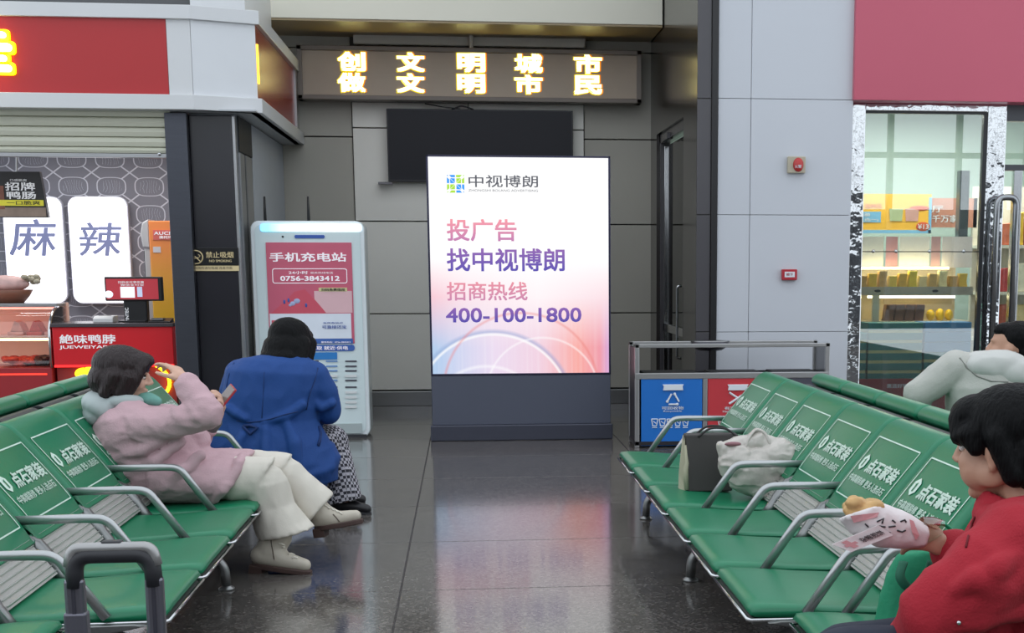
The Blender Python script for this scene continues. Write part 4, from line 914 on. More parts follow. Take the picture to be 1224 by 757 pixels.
for x_ in (1049, 1118):
    p = aty(x_, 348, SY_ - 0.003); obj('price_tag', MB().ell((p.x, SY_ - 0.002, p.z), (0.03, 0.003, 0.012)), dk_ink, su)
ORD_ = ['first', 'second', 'third', 'fourth', 'fifth', 'sixth', 'seventh', 'eighth', 'ninth', 'tenth', 'eleventh']
pkc = ['#c9a25a', '#e8c04a', '#d8b27a', '#f0d060', '#e0b850', '#f2d24a', '#e8d8a8', '#d0b070', '#f0e0b0']
for k in range(11):
    x0 = 1026 + k * 12; m_ = mat('pack_%d' % (k % 9), pkc[k % 9], 0.4, var=0.3, scale=25)
    A3, B3, C3, D3 = rect(x0, 330 - (k % 3) * 3, x0 + 11, 342, SY_ + 0.08)
    zz = D_ - 0.01
    obj('snack_pack', MB().prism([(A3, zz), (B3, zz), (B3 - 0.01, zz + (D3 - C3) * 0.5), (B3, D3), (A3 + 0.01, D3)], 'y', SY_ + 0.08, SY_ + 0.16), m_, loc=V(((A3 + B3) / 2, SY_ + 0.1, zz)), bevel=0.006, label='yellowish snack pack, %s from the left on the lit upper shelf' % ORD_[k], cat='snack pack', group='snack packs on the upper shelf')
for k in range(4):
    x0 = 1057 + k * 12; A3, B3, C3, D3 = rect(x0, 364, x0 + 11, 380, SY_ + 0.06)
    obj('dark_snack_pack', MB().prism([(A3, zb_), (B3, zb_), (B3 + 0.015, D3), (A3 + 0.02, D3)], 'y', SY_ + 0.06, SY_ + 0.15), mat('pack_dark', '#6a4a3a', 0.4, var=0.6, scale=18), loc=V(((A3 + B3) / 2, SY_ + 0.1, zb_)), bevel=0.006, label='dark brown snack pack, %s from the left on the lower lit shelf' % ORD_[k], cat='snack pack', group='dark packs on the lower shelf')
for k in range(3):
    x0 = 1108 + k * 11; p = aty(x0 + 5, 378, SY_ + 0.12)
    obj('yellow_snack_bag', MB().ell((p.x, SY_ + 0.14, zb_ + 0.05), (0.041, 0.045, 0.052 + 0.01 * (k % 2)), None, 10, 8), mat('bag_yellow', '#e8c030', 0.35, var=0.3, scale=20), loc=V((p.x, SY_ + 0.14, zb_)), smooth=True, label='bright yellow snack bag, %s from the left on the lower lit shelf' % ORD_[k], cat='snack bag', group='yellow bags on the lower shelf')
# stacked boxes in the window
BXY = 12.72
teal = mat('box_teal', '#2f8080', 0.5, var=0.08); tealc = mat('box_cream', '#c9c896', 0.5); blueb = mat('box_blue', '#3f86c0', 0.45, var=0.06)
ORD = ['first', 'second', 'third', 'fourth', 'fifth', 'sixth', 'seventh', 'eighth', 'ninth', 'tenth', 'eleventh', 'twelfth']
def boxcol(x0, x1, ytop, n, blues, lab):
    z1 = aty((x0 + x1) / 2, ytop, BXY).z; h = 0.0895
    A3, B3, _, _ = rect(x0, 400, x1, 410, BXY)
    for k in range(n):
        zt2 = z1 - k * h; zb2 = zt2 - h
        m_ = blueb if k < blues else teal
        t_ = thing('snack_carton', '%s carton, %s from the top of the %s stack behind the shop glass' % ('blue' if k < blues else 'teal', ORD[k], lab), 'carton', V(((A3 + B3) / 2, BXY, zb2)), 'cartons stacked in the shop window')
        if k < blues: obj('carton_body', bx(A3, B3, BXY, BXY + 0.3, zb2 + 0.002, zt2 - 0.002), m_, t_, bevel=0.004, seg=1)
        else:
            obj('carton_body', bx(A3, B3, BXY, BXY + 0.3, zb2 + 0.026, zt2 - 0.001), m_, t_, bevel=0.003, seg=1); obj('carton_base', bx(A3 + 0.004, B3 - 0.004, BXY + 0.004, BXY + 0.296, zb2, zb2 + 0.026), tealc, t_)
    return z1 - n * h
zz1 = boxcol(1038, 1103, 386, 7, 0, 'middle'); boxcol(1105, 1161, 385, 7, 3, 'blue topped'); boxcol(1019, 1036, 398, 6, 0, 'narrow')
A3, B3, _, _ = rect(1018, 400, 1162, 410, BXY)
obj('window_plinth', bx(A3, B3, BXY, BXY + 0.33, 0, zz1), mat('plinth_red', '#9c3038', 0.4), loc=V(((A3 + B3) / 2, BXY, 0)), label='low red plinth under the cartons in the shop window', cat='plinth')
# goods beyond the glass door
g_ = thing('goods_rack', 'crowded snack rack seen through the glass door at the edge', 'rack', V((5.4, 14.0, 0)))
obj('rack_frame', MB().box(5.0, 5.9, 14.25, 14.3, 0, 2.2).box(5.0, 5.9, 13.95, 14.25, 0.05, 0.08).box(5.0, 5.9, 13.95, 14.25, 0.7, 0.73).box(5.0, 5.9, 13.95, 14.25, 1.15, 1.18).box(5.0, 5.9, 13.95, 14.25, 1.6, 1.63), mat('rack_cream', '#d8d2c4', 0.5), g_)
rr = random.Random(5); kk_ = 0
cols = ['#c8a03a', '#a8503a', '#d8c08a', '#8a9a3a', '#c86a4a', '#e0b030', '#b03a3a', '#e8d8c0']
for zz in (0.73, 1.18, 1.63):
    x = 5.02; nx_ = -1
    while x < 5.75:
        nx_ += 1
        w_ = 0.1 + rr.random() * 0.08; h_ = 0.2 + rr.random() * 0.14
        obj('snack_pouch', MB().prism([(x, zz), (x + w_ - 0.01, zz), (x + w_ - 0.015, zz + h_), (x + 0.01, zz + h_ * 0.96)], 'y', 13.98, 14.1), mat('pouch_%d' % (kk_ % 8), cols[kk_ % 8], 0.4, var=0.4, scale=15), loc=V((x + w_ / 2, 14.0, zz)), bevel=0.008, seg=1,
            label='snack pouch, %s from the left on the %s tier of the rack behind the door' % (ORD_[nx_], {0.73: 'lowest', 1.18: 'middle', 1.63: 'top'}[zz]), cat='snack pouch', group='pouches on the rack behind the glass door')
        x += w_; kk_ += 1
area_lamp('snack_shop_lamp', (4.6, 13.9, 2.95), (0, 0, 0), 2.2, 0.9, 120, (1, 0.97, 0.92))

# ================================================================== beam seating
green = mat('green_vinyl', '#0a7550', 0.36, var=0.08, scale=3, bump=0.03, bscale=90, spec=0.55)
alu = mat('cast_aluminium', '#8b8c8c', 0.35, 0.85, var=0.08, scale=6)
alu2 = mat('ribbed_aluminium', '#bdbcb8', 0.4, 0.4, var=0.08, scale=6)
armm = mat('armrest_steel', '#b2b4b5', 0.3, 0.85, var=0.06)
sink = mat('seat_print_white', '#cfe3d6', 0.5, var=0.03)
shellm = mat('seat_shell_dark', '#2c2f32', 0.45)
PIT = 0.683; SW = 0.648
SH = 0.355
def rr2(w_, t_, r, n=4):
    return rrect(-w_ / 2, w_ / 2, -t_ / 2, t_ / 2, r, n)
def cushion():
    """seat pad: profile in x-z swept over y with pillowed ends"""
    g = MB(); prof = []
    xs = [0.0, -0.012, -0.05, -0.14, -0.28, -0.42, -0.54, -0.60]
    top = [-0.022, -0.004, 0.0, -0.004, -0.016, -0.024, -0.02, -0.012]
    rings = []
    ny = 12
    for j in range(ny + 1):
        t = j / ny; e = min(t, 1 - t) * ny
        y = SW * t; drop = 0.012 if e < 0.5 else (0.003 if e < 1.5 else 0)
        inset = 0.008 if e < 0.5 else 0
        ring = [V((x - inset, y, SH + z - drop)) for x, z in zip(xs, top)]
        ring += [V((-0.60, y, SH - 0.045)), V((-0.3, y, SH - 0.05)), V((-0.02 - inset, y, SH - 0.042))]
        rings.append(ring)
    return g.rings(rings)
def back_profile():
    pts = [(-0.575, 0.455), (-0.590, 0.475), (-0.63, 0.54), (-0.70, 0.63), (-0.765, 0.71), (-0.815, 0.77), (-0.845, 0.797), (-0.885, 0.808), (-0.925, 0.797), (-0.945, 0.775)]
    return [V((x, 0, z)) for x, z in pts]
def backrest():
    out = bez(back_profile()[:7] + [V((x, 0, z)) for x, z in ((-0.878, 0.81), (-0.915, 0.803), (-0.938, 0.78), (-0.94, 0.755), (-0.92, 0.737), (-0.875, 0.69), (-0.79, 0.58), (-0.71, 0.48), (-0.655, 0.43), (-0.60, 0.435))], 3)[:-1]
    n = len(out); nrm = []
    for i, p in enumerate(out):
        t = (out[(i + 1) % n] - out[(i - 1) % n]).normalized(); nrm.append(V((t.z, 0, -t.x)))      # outward
    W = PIT - 0.010; R_ = 0.034; rings = []
    for k in range(6):
        a = math.pi / 2 * k / 5; rings.append([p - q * R_ * (1 - math.sin(a)) + V((0, R_ * (1 - math.cos(a)), 0)) for p, q in zip(out, nrm)])
    rings += [[V((p.x, W - p.y, p.z)) for p in r] for r in reversed(rings)]
    g = MB().rings(rings)
    for v_ in g.v: v_.y -= (W - SW) / 2
    return g
# flat-ish print zone of the backrest, (s across, t up) -> point
PB, PT = V((-0.616, 0, 0.517)), V((-0.79, 0, 0.741))
prz = bez(back_profile(), 8)
def print_pt(s, t, lift=0.003):
    z = PB.z + (PT.z - PB.z) * t
    for i in range(len(prz) - 1):
        if prz[i].z <= z <= prz[i + 1].z:
            f = (z - prz[i].z) / (prz[i + 1].z - prz[i].z); p = prz[i].lerp(prz[i + 1], f); d_ = (prz[i + 1] - prz[i]).normalized(); break
    nr = V((d_.z, 0, -d_.x))
    return V((p.x, 0.05 + (SW - 0.10) * s, p.z)) + nr * lift
def strip(g, p0, p1, w_, n=8):
    """thin printed line between two (s,t) points, w_ in t or s units"""
    for k in range(n):
        a = (p0[0] + (p1[0] - p0[0]) * k / n, p0[1] + (p1[1] - p0[1]) * k / n); b = (p0[0] + (p1[0] - p0[0]) * (k + 1) / n, p0[1] + (p1[1] - p0[1]) * (k + 1) / n)
        if p0[0] == p1[0]: q = [(a[0] - w_, a[1]), (a[0] + w_, a[1]), (b[0] + w_, b[1]), (b[0] - w_, b[1])]
        else: q = [(a[0], a[1] - w_ * 1.6), (b[0], b[1] - w_ * 1.6), (b[0], b[1] + w_ * 1.6), (a[0], a[1] + w_ * 1.6)]
        g.add([print_pt(*x) for x in q], [(0, 1, 2, 3)])
M_cush = to_mesh('seat', cushion(), green, True)
M_back = to_mesh('backrest', backrest(), green, True)
g = MB()
for q0, q1 in (((0.0, 0.0), (0.0, 1.0)), ((1.0, 0.0), (1.0, 1.0)), ((0.0, 1.0), (1.0, 1.0)), ((0.0, 0.0), (1.0, 0.0))): strip(g, q0, q1, 0.0065, 12)
M_line = to_mesh('outline', g, sink)
g = text_on('点石家装', lambda u_, v_: print_pt(0.25 + 0.70 * u_, 0.44 + 0.24 * v_), 0.035)
M_txt = to_mesh('lettering', g, sink)
g = text_on('中高端装修 更多人选点石', lambda u_, v_: print_pt(0.06 + 0.86 * u_, 0.24 + 0.12 * v_), 0.015)
M_txt2 = to_mesh('slogan', g, sink)
g = MB(); hx = [(0.115 + 0.07 * math.cos(math.radians(90 + 60 * k)), 0.57 + 0.135 * math.sin(math.radians(90 + 60 * k))) for k in range(6)]
g.add([print_pt(*q) for q in hx], [tuple(range(6))])
M_hex = to_mesh('emblem', g, sink)
g = MB().add([print_pt(x, y, 0.0045) for x, y in ((0.105, 0.5), (0.13, 0.5), (0.13, 0.64), (0.09, 0.6), (0.105, 0.6))], [(0, 1, 2, 3, 4)])
M_hex2 = to_mesh('emblem_stroke', g, green)
pan = MB().box(-0.585, -0.015, 0.01, SW - 0.01, SH - 0.068, SH - 0.05)
M_pan = to_mesh('seat_pan', pan, alu, bevel=0.006)
rim = MB().tube([V((-0.6, 0.004, SH - 0.055)), V((-0.01, 0.004, SH - 0.052)), V((0.0, 0.012, SH - 0.05)), V((0.0, SW - 0.012, SH - 0.05)), V((-0.01, SW - 0.004, SH - 0.052)), V((-0.6, SW - 0.004, SH - 0.055))], 0.007, 6)
M_rim = to_mesh('seat_rim', rim, chrome, True)
sh_ = MB(); pr = bez(back_profile(), 3)
rings = []
for p in pr[1:]:
    rings.append([V((p.x - 0.085, 0.03, p.z - 0.06)), V((p.x - 0.085, SW - 0.03, p.z - 0.06)), V((p.x - 0.11, SW - 0.03, p.z - 0.075)), V((p.x - 0.11, 0.03, p.z - 0.075))])
M_shell = to_mesh('back_shell', MB().rings(rings[:-5]), shellm, bevel=0.004)
# ribbed aluminium piece between seat and back
g = MB(); A0, A1 = V((-0.50, 0, 0.345)), V((-0.60, 0, 0.475)); dn = (A1 - A0).normalized(); nn = V((dn.z, 0, -dn.x))
g.prism([(A0.x, A0.z), (A1.x, A1.z), (A1.x - nn.x * 0.03, A1.z - nn.z * 0.03), (A0.x - nn.x * 0.03, A0.z - nn.z * 0.03)], 'y', 0.03, SW - 0.03)
for k in range(7):
    c_ = A0.lerp(A1, (k + 0.5) / 7) + nn * 0.004
    g.prism([(c_.x - dn.x * 0.006 - nn.x * 0.006, c_.z - dn.z * 0.006 - nn.z * 0.006), (c_.x + nn.x * 0.006, c_.z + nn.z * 0.006), (c_.x + dn.x * 0.006 - nn.x * 0.006, c_.z + dn.z * 0.006 - nn.z * 0.006)], 'y', 0.04, SW - 0.04)
M_rib = to_mesh('ribbed_panel', g, alu2)
# armrest between seats
AZ = 0.535
pts = bend([(-0.72, 0, AZ - 0.005), (-0.40, 0, AZ), (-0.33, 0, AZ - 0.004), (-0.185, 0, SH - 0.03)], 0.08, 6)
M_arm = to_mesh('armrest', MB().tube(pts, 0.0135, 10, 1.25), armm, True)
br = bend([(-0.48, 0, 0.30), (-0.52, 0, 0.36), (-0.59, 0, 0.45), (-0.63, 0, 0.47)], 0.05, 4)
M_brk = to_mesh('bracket', MB().tube(br, [0.03] * 4 + [0.034] * (len(br) - 8) + [0.025] * 4, 10, 0.9), alu, True)
M_sbr = to_mesh('seat_bracket', MB().prism([(-0.55, 0.24), (-0.5, 0.30), (-0.1, 0.305), (-0.06, 0.298), (-0.12, 0.285), (-0.4, 0.24)], 'y', -0.012, 0.012), alu, bevel=0.004)
def leg_mesh():
    g = MB(); g.tube(bend([(-0.45, 0, 0.25), (-0.3, 0, 0.20), (-0.16, 0, 0.14), (-0.125, 0, 0.10), (-0.12, 0, 0.02)], 0.05, 5), [0.03] + [0.022] * 18, 10)
    g.tube(bend([(-0.45, 0, 0.25), (-0.62, 0, 0.20), (-0.76, 0, 0.14), (-0.80, 0, 0.10), (-0.805, 0, 0.02)], 0.05, 5), [0.03] + [0.022] * 18, 10)
    g.lathe([(0.036, 0.0), (0.036, 0.008), (0.02, 0.018), (0.012, 0.03)], (-0.12, 0, 0), 14); g.lathe([(0.036, 0.0), (0.036, 0.008), (0.02, 0.018), (0.012, 0.03)], (-0.805, 0, 0), 14)
    return g
M_leg = to_mesh('leg', leg_mesh(), alu, True)
def bench(name, label, loc, rz, n, legs, plain=False, arm_ends=(True, True)):
    b_ = thing(name, label, 'bench', loc, 'rows of green beam seats in the hall', rz)
    beam = MB().box(-0.49, -0.41, -0.02, n * PIT, 0.22, 0.285)
    o = bpy.data.objects.new('beam', to_mesh('beam', beam, alu, bevel=0.008)); C.objects.link(o); o.parent = b_
    for k in range(n):
        y = k * PIT + (PIT - SW) / 2
        s_ = inst('seat', M_cush, b_, (0, y, 0))
        inst('seat_pan', M_pan, b_, (0, y, 0)); r_ = inst('seat_rim', M_rim, b_, (0, y, 0))
        bk = inst('backrest', M_back, b_, (0, y, 0)); inst('back_shell', M_shell, b_, (0, y, 0)); inst('ribbed_panel', M_rib, b_, (0, y, 0))
        if not plain:
            for nm, me in (('outline', M_line), ('lettering', M_txt), ('slogan', M_txt2), ('emblem', M_hex), ('emblem_stroke', M_hex2)): inst(nm, me, bk)
    for k in range(n + 1):
        inst('armrest', M_arm, b_, (0, k * PIT, 0)); inst('bracket', M_brk, b_, (0, k * PIT, 0)); inst('seat_bracket', M_sbr, b_, (0, k * PIT, 0))
    if plain:
        o = bpy.data.objects.new('back_rail', to_mesh('back_rail', MB().tube([(-0.955, 0.02, 0.712), (-0.955, n * PIT - 0.02, 0.712)], 0.009, 8), chrome, True)); C.objects.link(o); o.parent = b_
        for k in range(n + 1):
            o = bpy.data.objects.new('rail_bracket', to_mesh('rail_bracket', MB().tube([(-0.955, k * PIT, 0.715), (-0.80, k * PIT, 0.50)], 0.011, 8), alu, True)); C.objects.link(o); o.parent = b_
    for y in legs: inst('leg', M_leg, b_, (0, y, 0))
    return b_
RBX, LBX = 0.885, -0.965
bench('beam_bench', 'green six-seat beam bench on the right with the shopping bags on it', (RBX, 8.60, 0), math.pi, 6, (0.40, 2.08, 3.72))
bench('beam_bench', 'green beam bench at the right edge where the person in red sits', (1.008, 4.47, 0), math.pi, 4, (0.34, 2.4))
bench('beam_bench', 'green six-seat beam bench on the left with two seated women', (LBX, 4.70, 0), 0, 6, (0.36, 1.88, 3.7))
bench('beam_bench', 'green beam bench nearest the camera behind the suitcase handle', (-1.255, 4.64 - 3 * PIT, 0), 0, 3, (0.34, 1.7))
BGAP = 0.24
bench('beam_bench', 'green beam bench on the right seen from behind with the person in a hoodie', (2.95, 4.35, 0), 0, 6, (0.36, 2.05, 3.7), True)
bench('beam_bench', 'green beam bench on the left seen from behind below the food counter', (-3.08, 8.85, 0), math.pi, 6, (0.36, 2.05, 3.7), True)

# ================================================================== people
P = aty
def pxm(n, Y): return n * Y / FOC * 1.0          # pixels to metres at depth Y
class Fr:
    """local frame: x forward, y left, z up"""
    def __init__(s, c, fwd, sc=1.0, up=(0, 0, 1), stretch=(1, 1, 1)):
        s.c = V(c); f = V(fwd).normalized(); l = V(up).cross(f).normalized(); u = f.cross(l)
        s.m = Matrix(((f.x, l.x, u.x), (f.y, l.y, u.y), (f.z, l.z, u.z))); s.k = sc; s.st = stretch
    def __call__(s, x, y, z):
        q = s.m @ V((x, y, z)) * s.k; return s.c + V((q.x * s.st[0], q.y * s.st[1], q.z * s.st[2]))
    def ell(s, g, c, r, n=16):
        h = MB(); h.ell((0, 0, 0), (r[0], r[1], r[2]), None, n, max(6, n * 5 // 8)); g.add([s(c[0] + v.x, c[1] + v.y, c[2] + v.z) for v in h.v], h.f)
    def cap(s, g, a, ra, b_, rb):
        h = MB(); h.cap(a, ra, b_, rb, 12); g.add([s(v.x, v.y, v.z) for v in h.v], h.f)
def head(g, T, female=True):
    T.ell(g, (-0.012, 0, 0.035), (0.098, 0.077, 0.092), 20); T.ell(g, (0.028, 0, -0.015), (0.062, 0.063, 0.088)); T.ell(g, (0.034, 0, -0.066), (0.050, 0.048, 0.044))
    T.ell(g, (0.070, 0, -0.096), (0.021, 0.022, 0.018)); T.cap(g, (0.086, 0, 0.024), 0.009, (0.108, 0, -0.016), 0.0115)
    for s_ in (-1, 1):
        T.ell(g, (0.098, 0.012 * s_, -0.022), (0.012, 0.009, 0.008), 10); T.ell(g, (0.056, 0.034 * s_, -0.026), (0.034, 0.030, 0.034))
        T.ell(g, (-0.006, 0.077 * s_, -0.010), (0.020, 0.008, 0.031), 12); T.ell(g, (-0.012, 0.083 * s_, -0.002), (0.013, 0.006, 0.021), 10); T.ell(g, (-0.002, 0.078 * s_, -0.036), (0.010, 0.007, 0.012), 10)
        T.ell(g, (0.072, 0.03 * s_, 0.034), (0.02, 0.026, 0.010), 12); T.ell(g, (0.012, 0.058 * s_, -0.055), (0.04, 0.014, 0.03), 12)
    T.ell(g, (0.092, 0, -0.051), (0.013, 0.021, 0.0065), 12); T.ell(g, (0.089, 0, -0.065), (0.013, 0.018, 0.0075), 12)
    T.cap(g, (-0.025, 0, -0.05), 0.05, (-0.045, 0, -0.17), 0.055)
def eyes(T, parent, skin_m, looking_down=False):
    for s_ in (-1, 1):
        g = MB(); T.ell(g, (0.0745, 0.032 * s_, 0.008), (0.0115, 0.0135, 0.0095), 14); e_ = obj('eye', g, mat('eye_white', '#d9d4cf', 0.25), parent, smooth=True)
        g = MB(); T.ell(g, (0.0815, 0.033 * s_, 0.006), (0.005, 0.0065, 0.0065), 12); obj('iris', g, mat('iris_dark', '#1d1513', 0.15), e_, smooth=True)
        g = MB(); T.ell(g, (0.076, 0.032 * s_, 0.0165), (0.013, 0.018, 0.0035), 12); obj('eyelid_lashes', g, mat('lash', '#1b1413', 0.6), e_, smooth=True)
        g = MB(); T.ell(g, (0.084, 0.032 * s_, 0.038), (0.008, 0.02, 0.0035), 12); obj('eyebrow', g, mat('brow', '#2a201e', 0.7), parent, smooth=True)
def hand(g, w_, d_, nrm, s_=1.0, curl=(0.5, 0.5, 0.6, 0.7), thumb=1, spread=0.06, tcurl=0.3):
    """wrist point, pointing direction, back-of-hand normal; fingers curl towards the palm"""
    d_ = V(d_).normalized(); nrm = V(nrm); nrm = (nrm - d_ * nrm.dot(d_)).normalized(); sd = d_.cross(nrm)
    w_ = V(w_)
    rot = Matrix(((d_.x, sd.x, nrm.x), (d_.y, sd.y, nrm.y), (d_.z, sd.z, nrm.z)))
    g.ell(w_ + d_ * 0.045 * s_, (0.050 * s_, 0.039 * s_, 0.0155 * s_), rot, 14, 9); g.ell(w_ + d_ * 0.07 * s_, (0.026 * s_, 0.041 * s_, 0.0135 * s_), rot, 14, 9)
    g.cap(w_ - d_ * 0.02 * s_, 0.026 * s_, w_ + d_ * 0.03 * s_, 0.026 * s_)
    L_ = ((0.040, 0.026, 0.020), (0.045, 0.030, 0.022), (0.042, 0.028, 0.021), (0.033, 0.021, 0.018))
    for i in range(4):
        off = (-0.029 + 0.0195 * i) * thumb * -1
        p = w_ + d_ * (0.083 - 0.004 * abs(i - 1.3)) * s_ + sd * off * s_; ang = 0.12
        dd = (d_ + sd * (off / 0.03) * spread).normalized(); r = 0.0098 * s_
        for j in range(3):
            ang += curl[i] * (0.8 if j == 0 else 1.0)
            v_ = dd * math.cos(ang) - nrm * math.sin(ang); q = p + v_ * L_[i][j] * s_
            g.cap(p, r, q, r * 0.93, 10); p = q; r *= 0.93
    p = w_ + d_ * 0.02 * s_ + sd * 0.026 * thumb * s_ - nrm * 0.006 * s_
    v_ = (d_ * 0.75 + sd * 0.75 * thumb - nrm * 0.35).normalized(); r = 0.013 * s_
    for j, l_ in enumerate((0.038, 0.03, 0.026)):
        q = p + v_ * l_ * s_; g.cap(p, r, q, r * 0.88, 10); p = q; r *= 0.88; v_ = (v_ - sd * thumb * tcurl * (j + 1) * 0.5 + d_ * 0.25 - nrm * tcurl * 0.6).normalized()
def boot(parent, name, shaft, foot, w_, upm, solm, heel=None, lace=None):
    """shaft: (top, ankle) points with radii; foot: heel->toe points with radii"""
    g = MB(); g.chain([shaft[0][0], shaft[1][0]], [shaft[0][1], shaft[1][1]]); g.chain([shaft[1][0], foot[0][0]], [shaft[1][1], foot[0][1]]); g.chain([f[0] for f in foot], [f[1] for f in foot])
    g.cap(shaft[1][0], shaft[1][1], foot[1][0], foot[1][1])
    u_ = remeshed(name, g, upm, parent, 0.007, 5)
    a = foot[0][0]; b_ = foot[-1][0]; d_ = (b_ - a).normalized(); up = V((0, 0, 1)); up = (up - d_ * up.dot(d_)).normalized(); sd = d_.cross(up)
    rings = []; L_ = (b_ - a).length; r0 = foot[0][1]; r1 = foot[-1][1]
    for k in range(11):
        t = -0.16 + 1.34 * k / 10; hw = w_ * (0.34 + 0.66 * math.sqrt(max(0.0, 1 - (2 * (t + 0.16) / 1.34 - 1) ** 4))) * (0.85 + 0.15 * math.sin(t * 3))
        base = a + d_ * (L_ * t) - up * ((r0 + (r1 - r0) * max(0, min(1, t))) * 0.98)
        rings.append([base + sd * hw + up * 0.014, base - sd * hw + up * 0.014, base - sd * hw - up * 0.010, base + sd * hw - up * 0.010])
    so = obj('sole', MB().rings(rings), solm, u_, smooth=False, bevel=0.004)
    if heel:
        rings = []
        for t in (-0.17, 0.14):
            base = a + d_ * (L_ * t) - up * (r0 * 0.93)
            rings.append([base + sd * w_ * 0.8, base - sd * w_ * 0.8, base - sd * w_ * 0.75 - up * heel, base + sd * w_ * 0.75 - up * heel])
        obj('heel', MB().rings(rings), solm, u_, bevel=0.004)
    if lace:
        g = MB(); p0, p1 = shaft[0][0].lerp(shaft[1][0], 0.3) + d_ * shaft[0][1] * 0.95, foot[1][0] + up * foot[1][1] * 0.95
        for k in range(5):
            c_ = p0.lerp(p1, k / 4) ; g.tube([c_ - sd * 0.025 + up * 0.004, c_ + d_ * 0.008 + up * 0.008, c_ + sd * 0.025 + up * 0.004], 0.004, 6)
        obj('laces', g, lace, u_, smooth=True)
    return u_
def sec(px_, py_, Y, a_px, b_m, ax):
    """elliptic section: a_px pixels along the unit direction ax (x,z), b_m metres in Y"""
    return (P(px_, py_, Y), V((ax[0], 0, ax[1])).normalized() * pxm(a_px, Y), V((0, b_m, 0)))
hair_dark = mat('hair_brown_black', '#241618', 0.4, var=0.25, scale=30, stretch=(3, 3, 0.4), bump=0.9, bscale=45, spec=0.4)
hair_black = mat('hair_black', '#08080a', 0.5, var=0.3, scale=30, stretch=(3, 3, 0.4), bump=0.6, bscale=45, spec=0.13)
skin = mat('skin_light', '#cfa590', 0.5, var=0.05, scale=12); skin2 = mat('skin_tan', '#b98e77', 0.5, var=0.05, scale=12)

# ---------------------------------------------------------------- woman in pink
Y0 = 7.08
pk_ = thing('person', 'woman in a pink jacket and cream trousers slumped on the left bench, hand to forehead', 'person', V((P(195, 585, Y0).x, Y0, 0)))
pinkm = mat('pink_fleece', '#c2a1a8', 0.85, var=0.06, scale=6, bump=0.25, bscale=120); creamm = mat('cream_trousers', '#d3cdc2', 0.8, var=0.05, scale=5, bump=0.1, bscale=150)
hoodm = mat('grey_hood', '#a9b3b3', 0.8, var=0.06, scale=6)
bt = mat('beige_boot', '#bcb4a6', 0.55, var=0.08); sl = mat('brown_sole', '#4a3733', 0.6)
T = Fr(P(148, 449, Y0), (1, 0.10, -0.22), 0.98, (0.12, 0, 1), (1.2, 1.0, 1.0))
g = MB(); head(g, T)
neck = P(146, 482, Y0)
g.cap(T(-0.045, 0, -0.15), 0.055, P(150, 500, Y0), 0.09); g.chain([P(150, 505, Y0), P(172, 535, Y0), P(195, 560, Y0)], [0.12, 0.12, 0.13])
sh_r, el_r, wr_r = P(168, 508, Y0 - 0.2), P(247, 494, Y0 - 0.3), P(221, 456, Y0 - 0.24)
g.chain([P(155, 500, Y0 - 0.08), sh_r, el_r, wr_r], [0.06, 0.05, 0.04, 0.028])
hand(g, wr_r, P(204, 433, Y0 - 0.18) - wr_r, (0.75, -0.45, 0.45), 1.05, (0.30, 0.42, 0.5, 0.6), -1, 0.1)
sh_l, el_l, wr_l = P(176, 507, Y0 + 0.2), P(238, 521, Y0 + 0.22), P(259, 500, Y0 + 0.12)
g.chain([P(160, 502, Y0 + 0.08), sh_l, el_l, wr_l], [0.06, 0.05, 0.04, 0.028])
hand(g, wr_l, P(266, 484, Y0 + 0.1) - wr_l, (0.8, 0.5, -0.3), 1.0, (0.55, 0.6, 0.65, 0.7), 1, 0.05)
kn_r, an_r = P(316, 571, 6.97), P(324, 645, 6.98)
kn_l, an_l = P(343, 563, 7.16), P(380, 609, 7.16)
g.chain([P(200, 566, 6.98), kn_r, an_r], [0.08, 0.055, 0.045]); g.chain([P(205, 566, 7.18), kn_l, an_l], [0.08, 0.05, 0.036])
remeshed('body', g, skin, pk_, 0.0065, 3)
ex_ = eyes(T, pk_, skin)
g = MB(); ax = (0.88, 0.47)
g.loft([sec(196, 574, Y0, 58, 0.21, (1, 0.1)), sec(186, 556, Y0, 60, 0.225, (0.95, 0.3)), sec(172, 530, Y0, 58, 0.225, ax), sec(160, 510, Y0, 50, 0.24, ax), sec(150, 496, Y0, 36, 0.21, (0.97, 0.25)), sec(146, 486, Y0, 24, 0.12, (1, 0.1))], 24)
g.loft([(P(190, 566, Y0), V((0, 0, pxm(32, Y0))), V((0, 0.25, 0))), (P(235, 568, Y0), V((0.02, 0, pxm(32, Y0))), V((0, 0.265, 0))), (P(262, 571, Y0), V((0.07, 0, pxm(31, Y0))), V((0, 0.265, 0))), (P(278, 570, Y0), V((0.10, 0, pxm(29, Y0))), V((0, 0.26, 0)))], 24)
g.chain([P(160, 502, Y0 - 0.1), P(174, 510, Y0 - 0.19), P(210, 505, Y0 - 0.27), el_r], [0.095, 0.088, 0.066, 0.068]); g.cap(el_r, 0.074, P(224, 461, Y0 - 0.24), 0.055)
g.chain([P(165, 504, Y0 + 0.1), sh_l, el_l], [0.095, 0.08, 0.06]); g.cap(el_l, 0.062, P(246, 513, Y0 + 0.16), 0.05)
g.chain([P(208, 520, Y0 - 0.02), P(232, 528, Y0)], [0.1, 0.075])
g.chain([P(206, 516, Y0 - 0.24), P(172, 537, Y0 - 0.235), P(138, 546, Y0 - 0.19)], [0.024, 0.03, 0.02]); g.chain([P(216, 527, Y0 - 0.22), P(186, 551, Y0 - 0.235), P(152, 566, Y0 - 0.2)], [0.022, 0.028, 0.02])
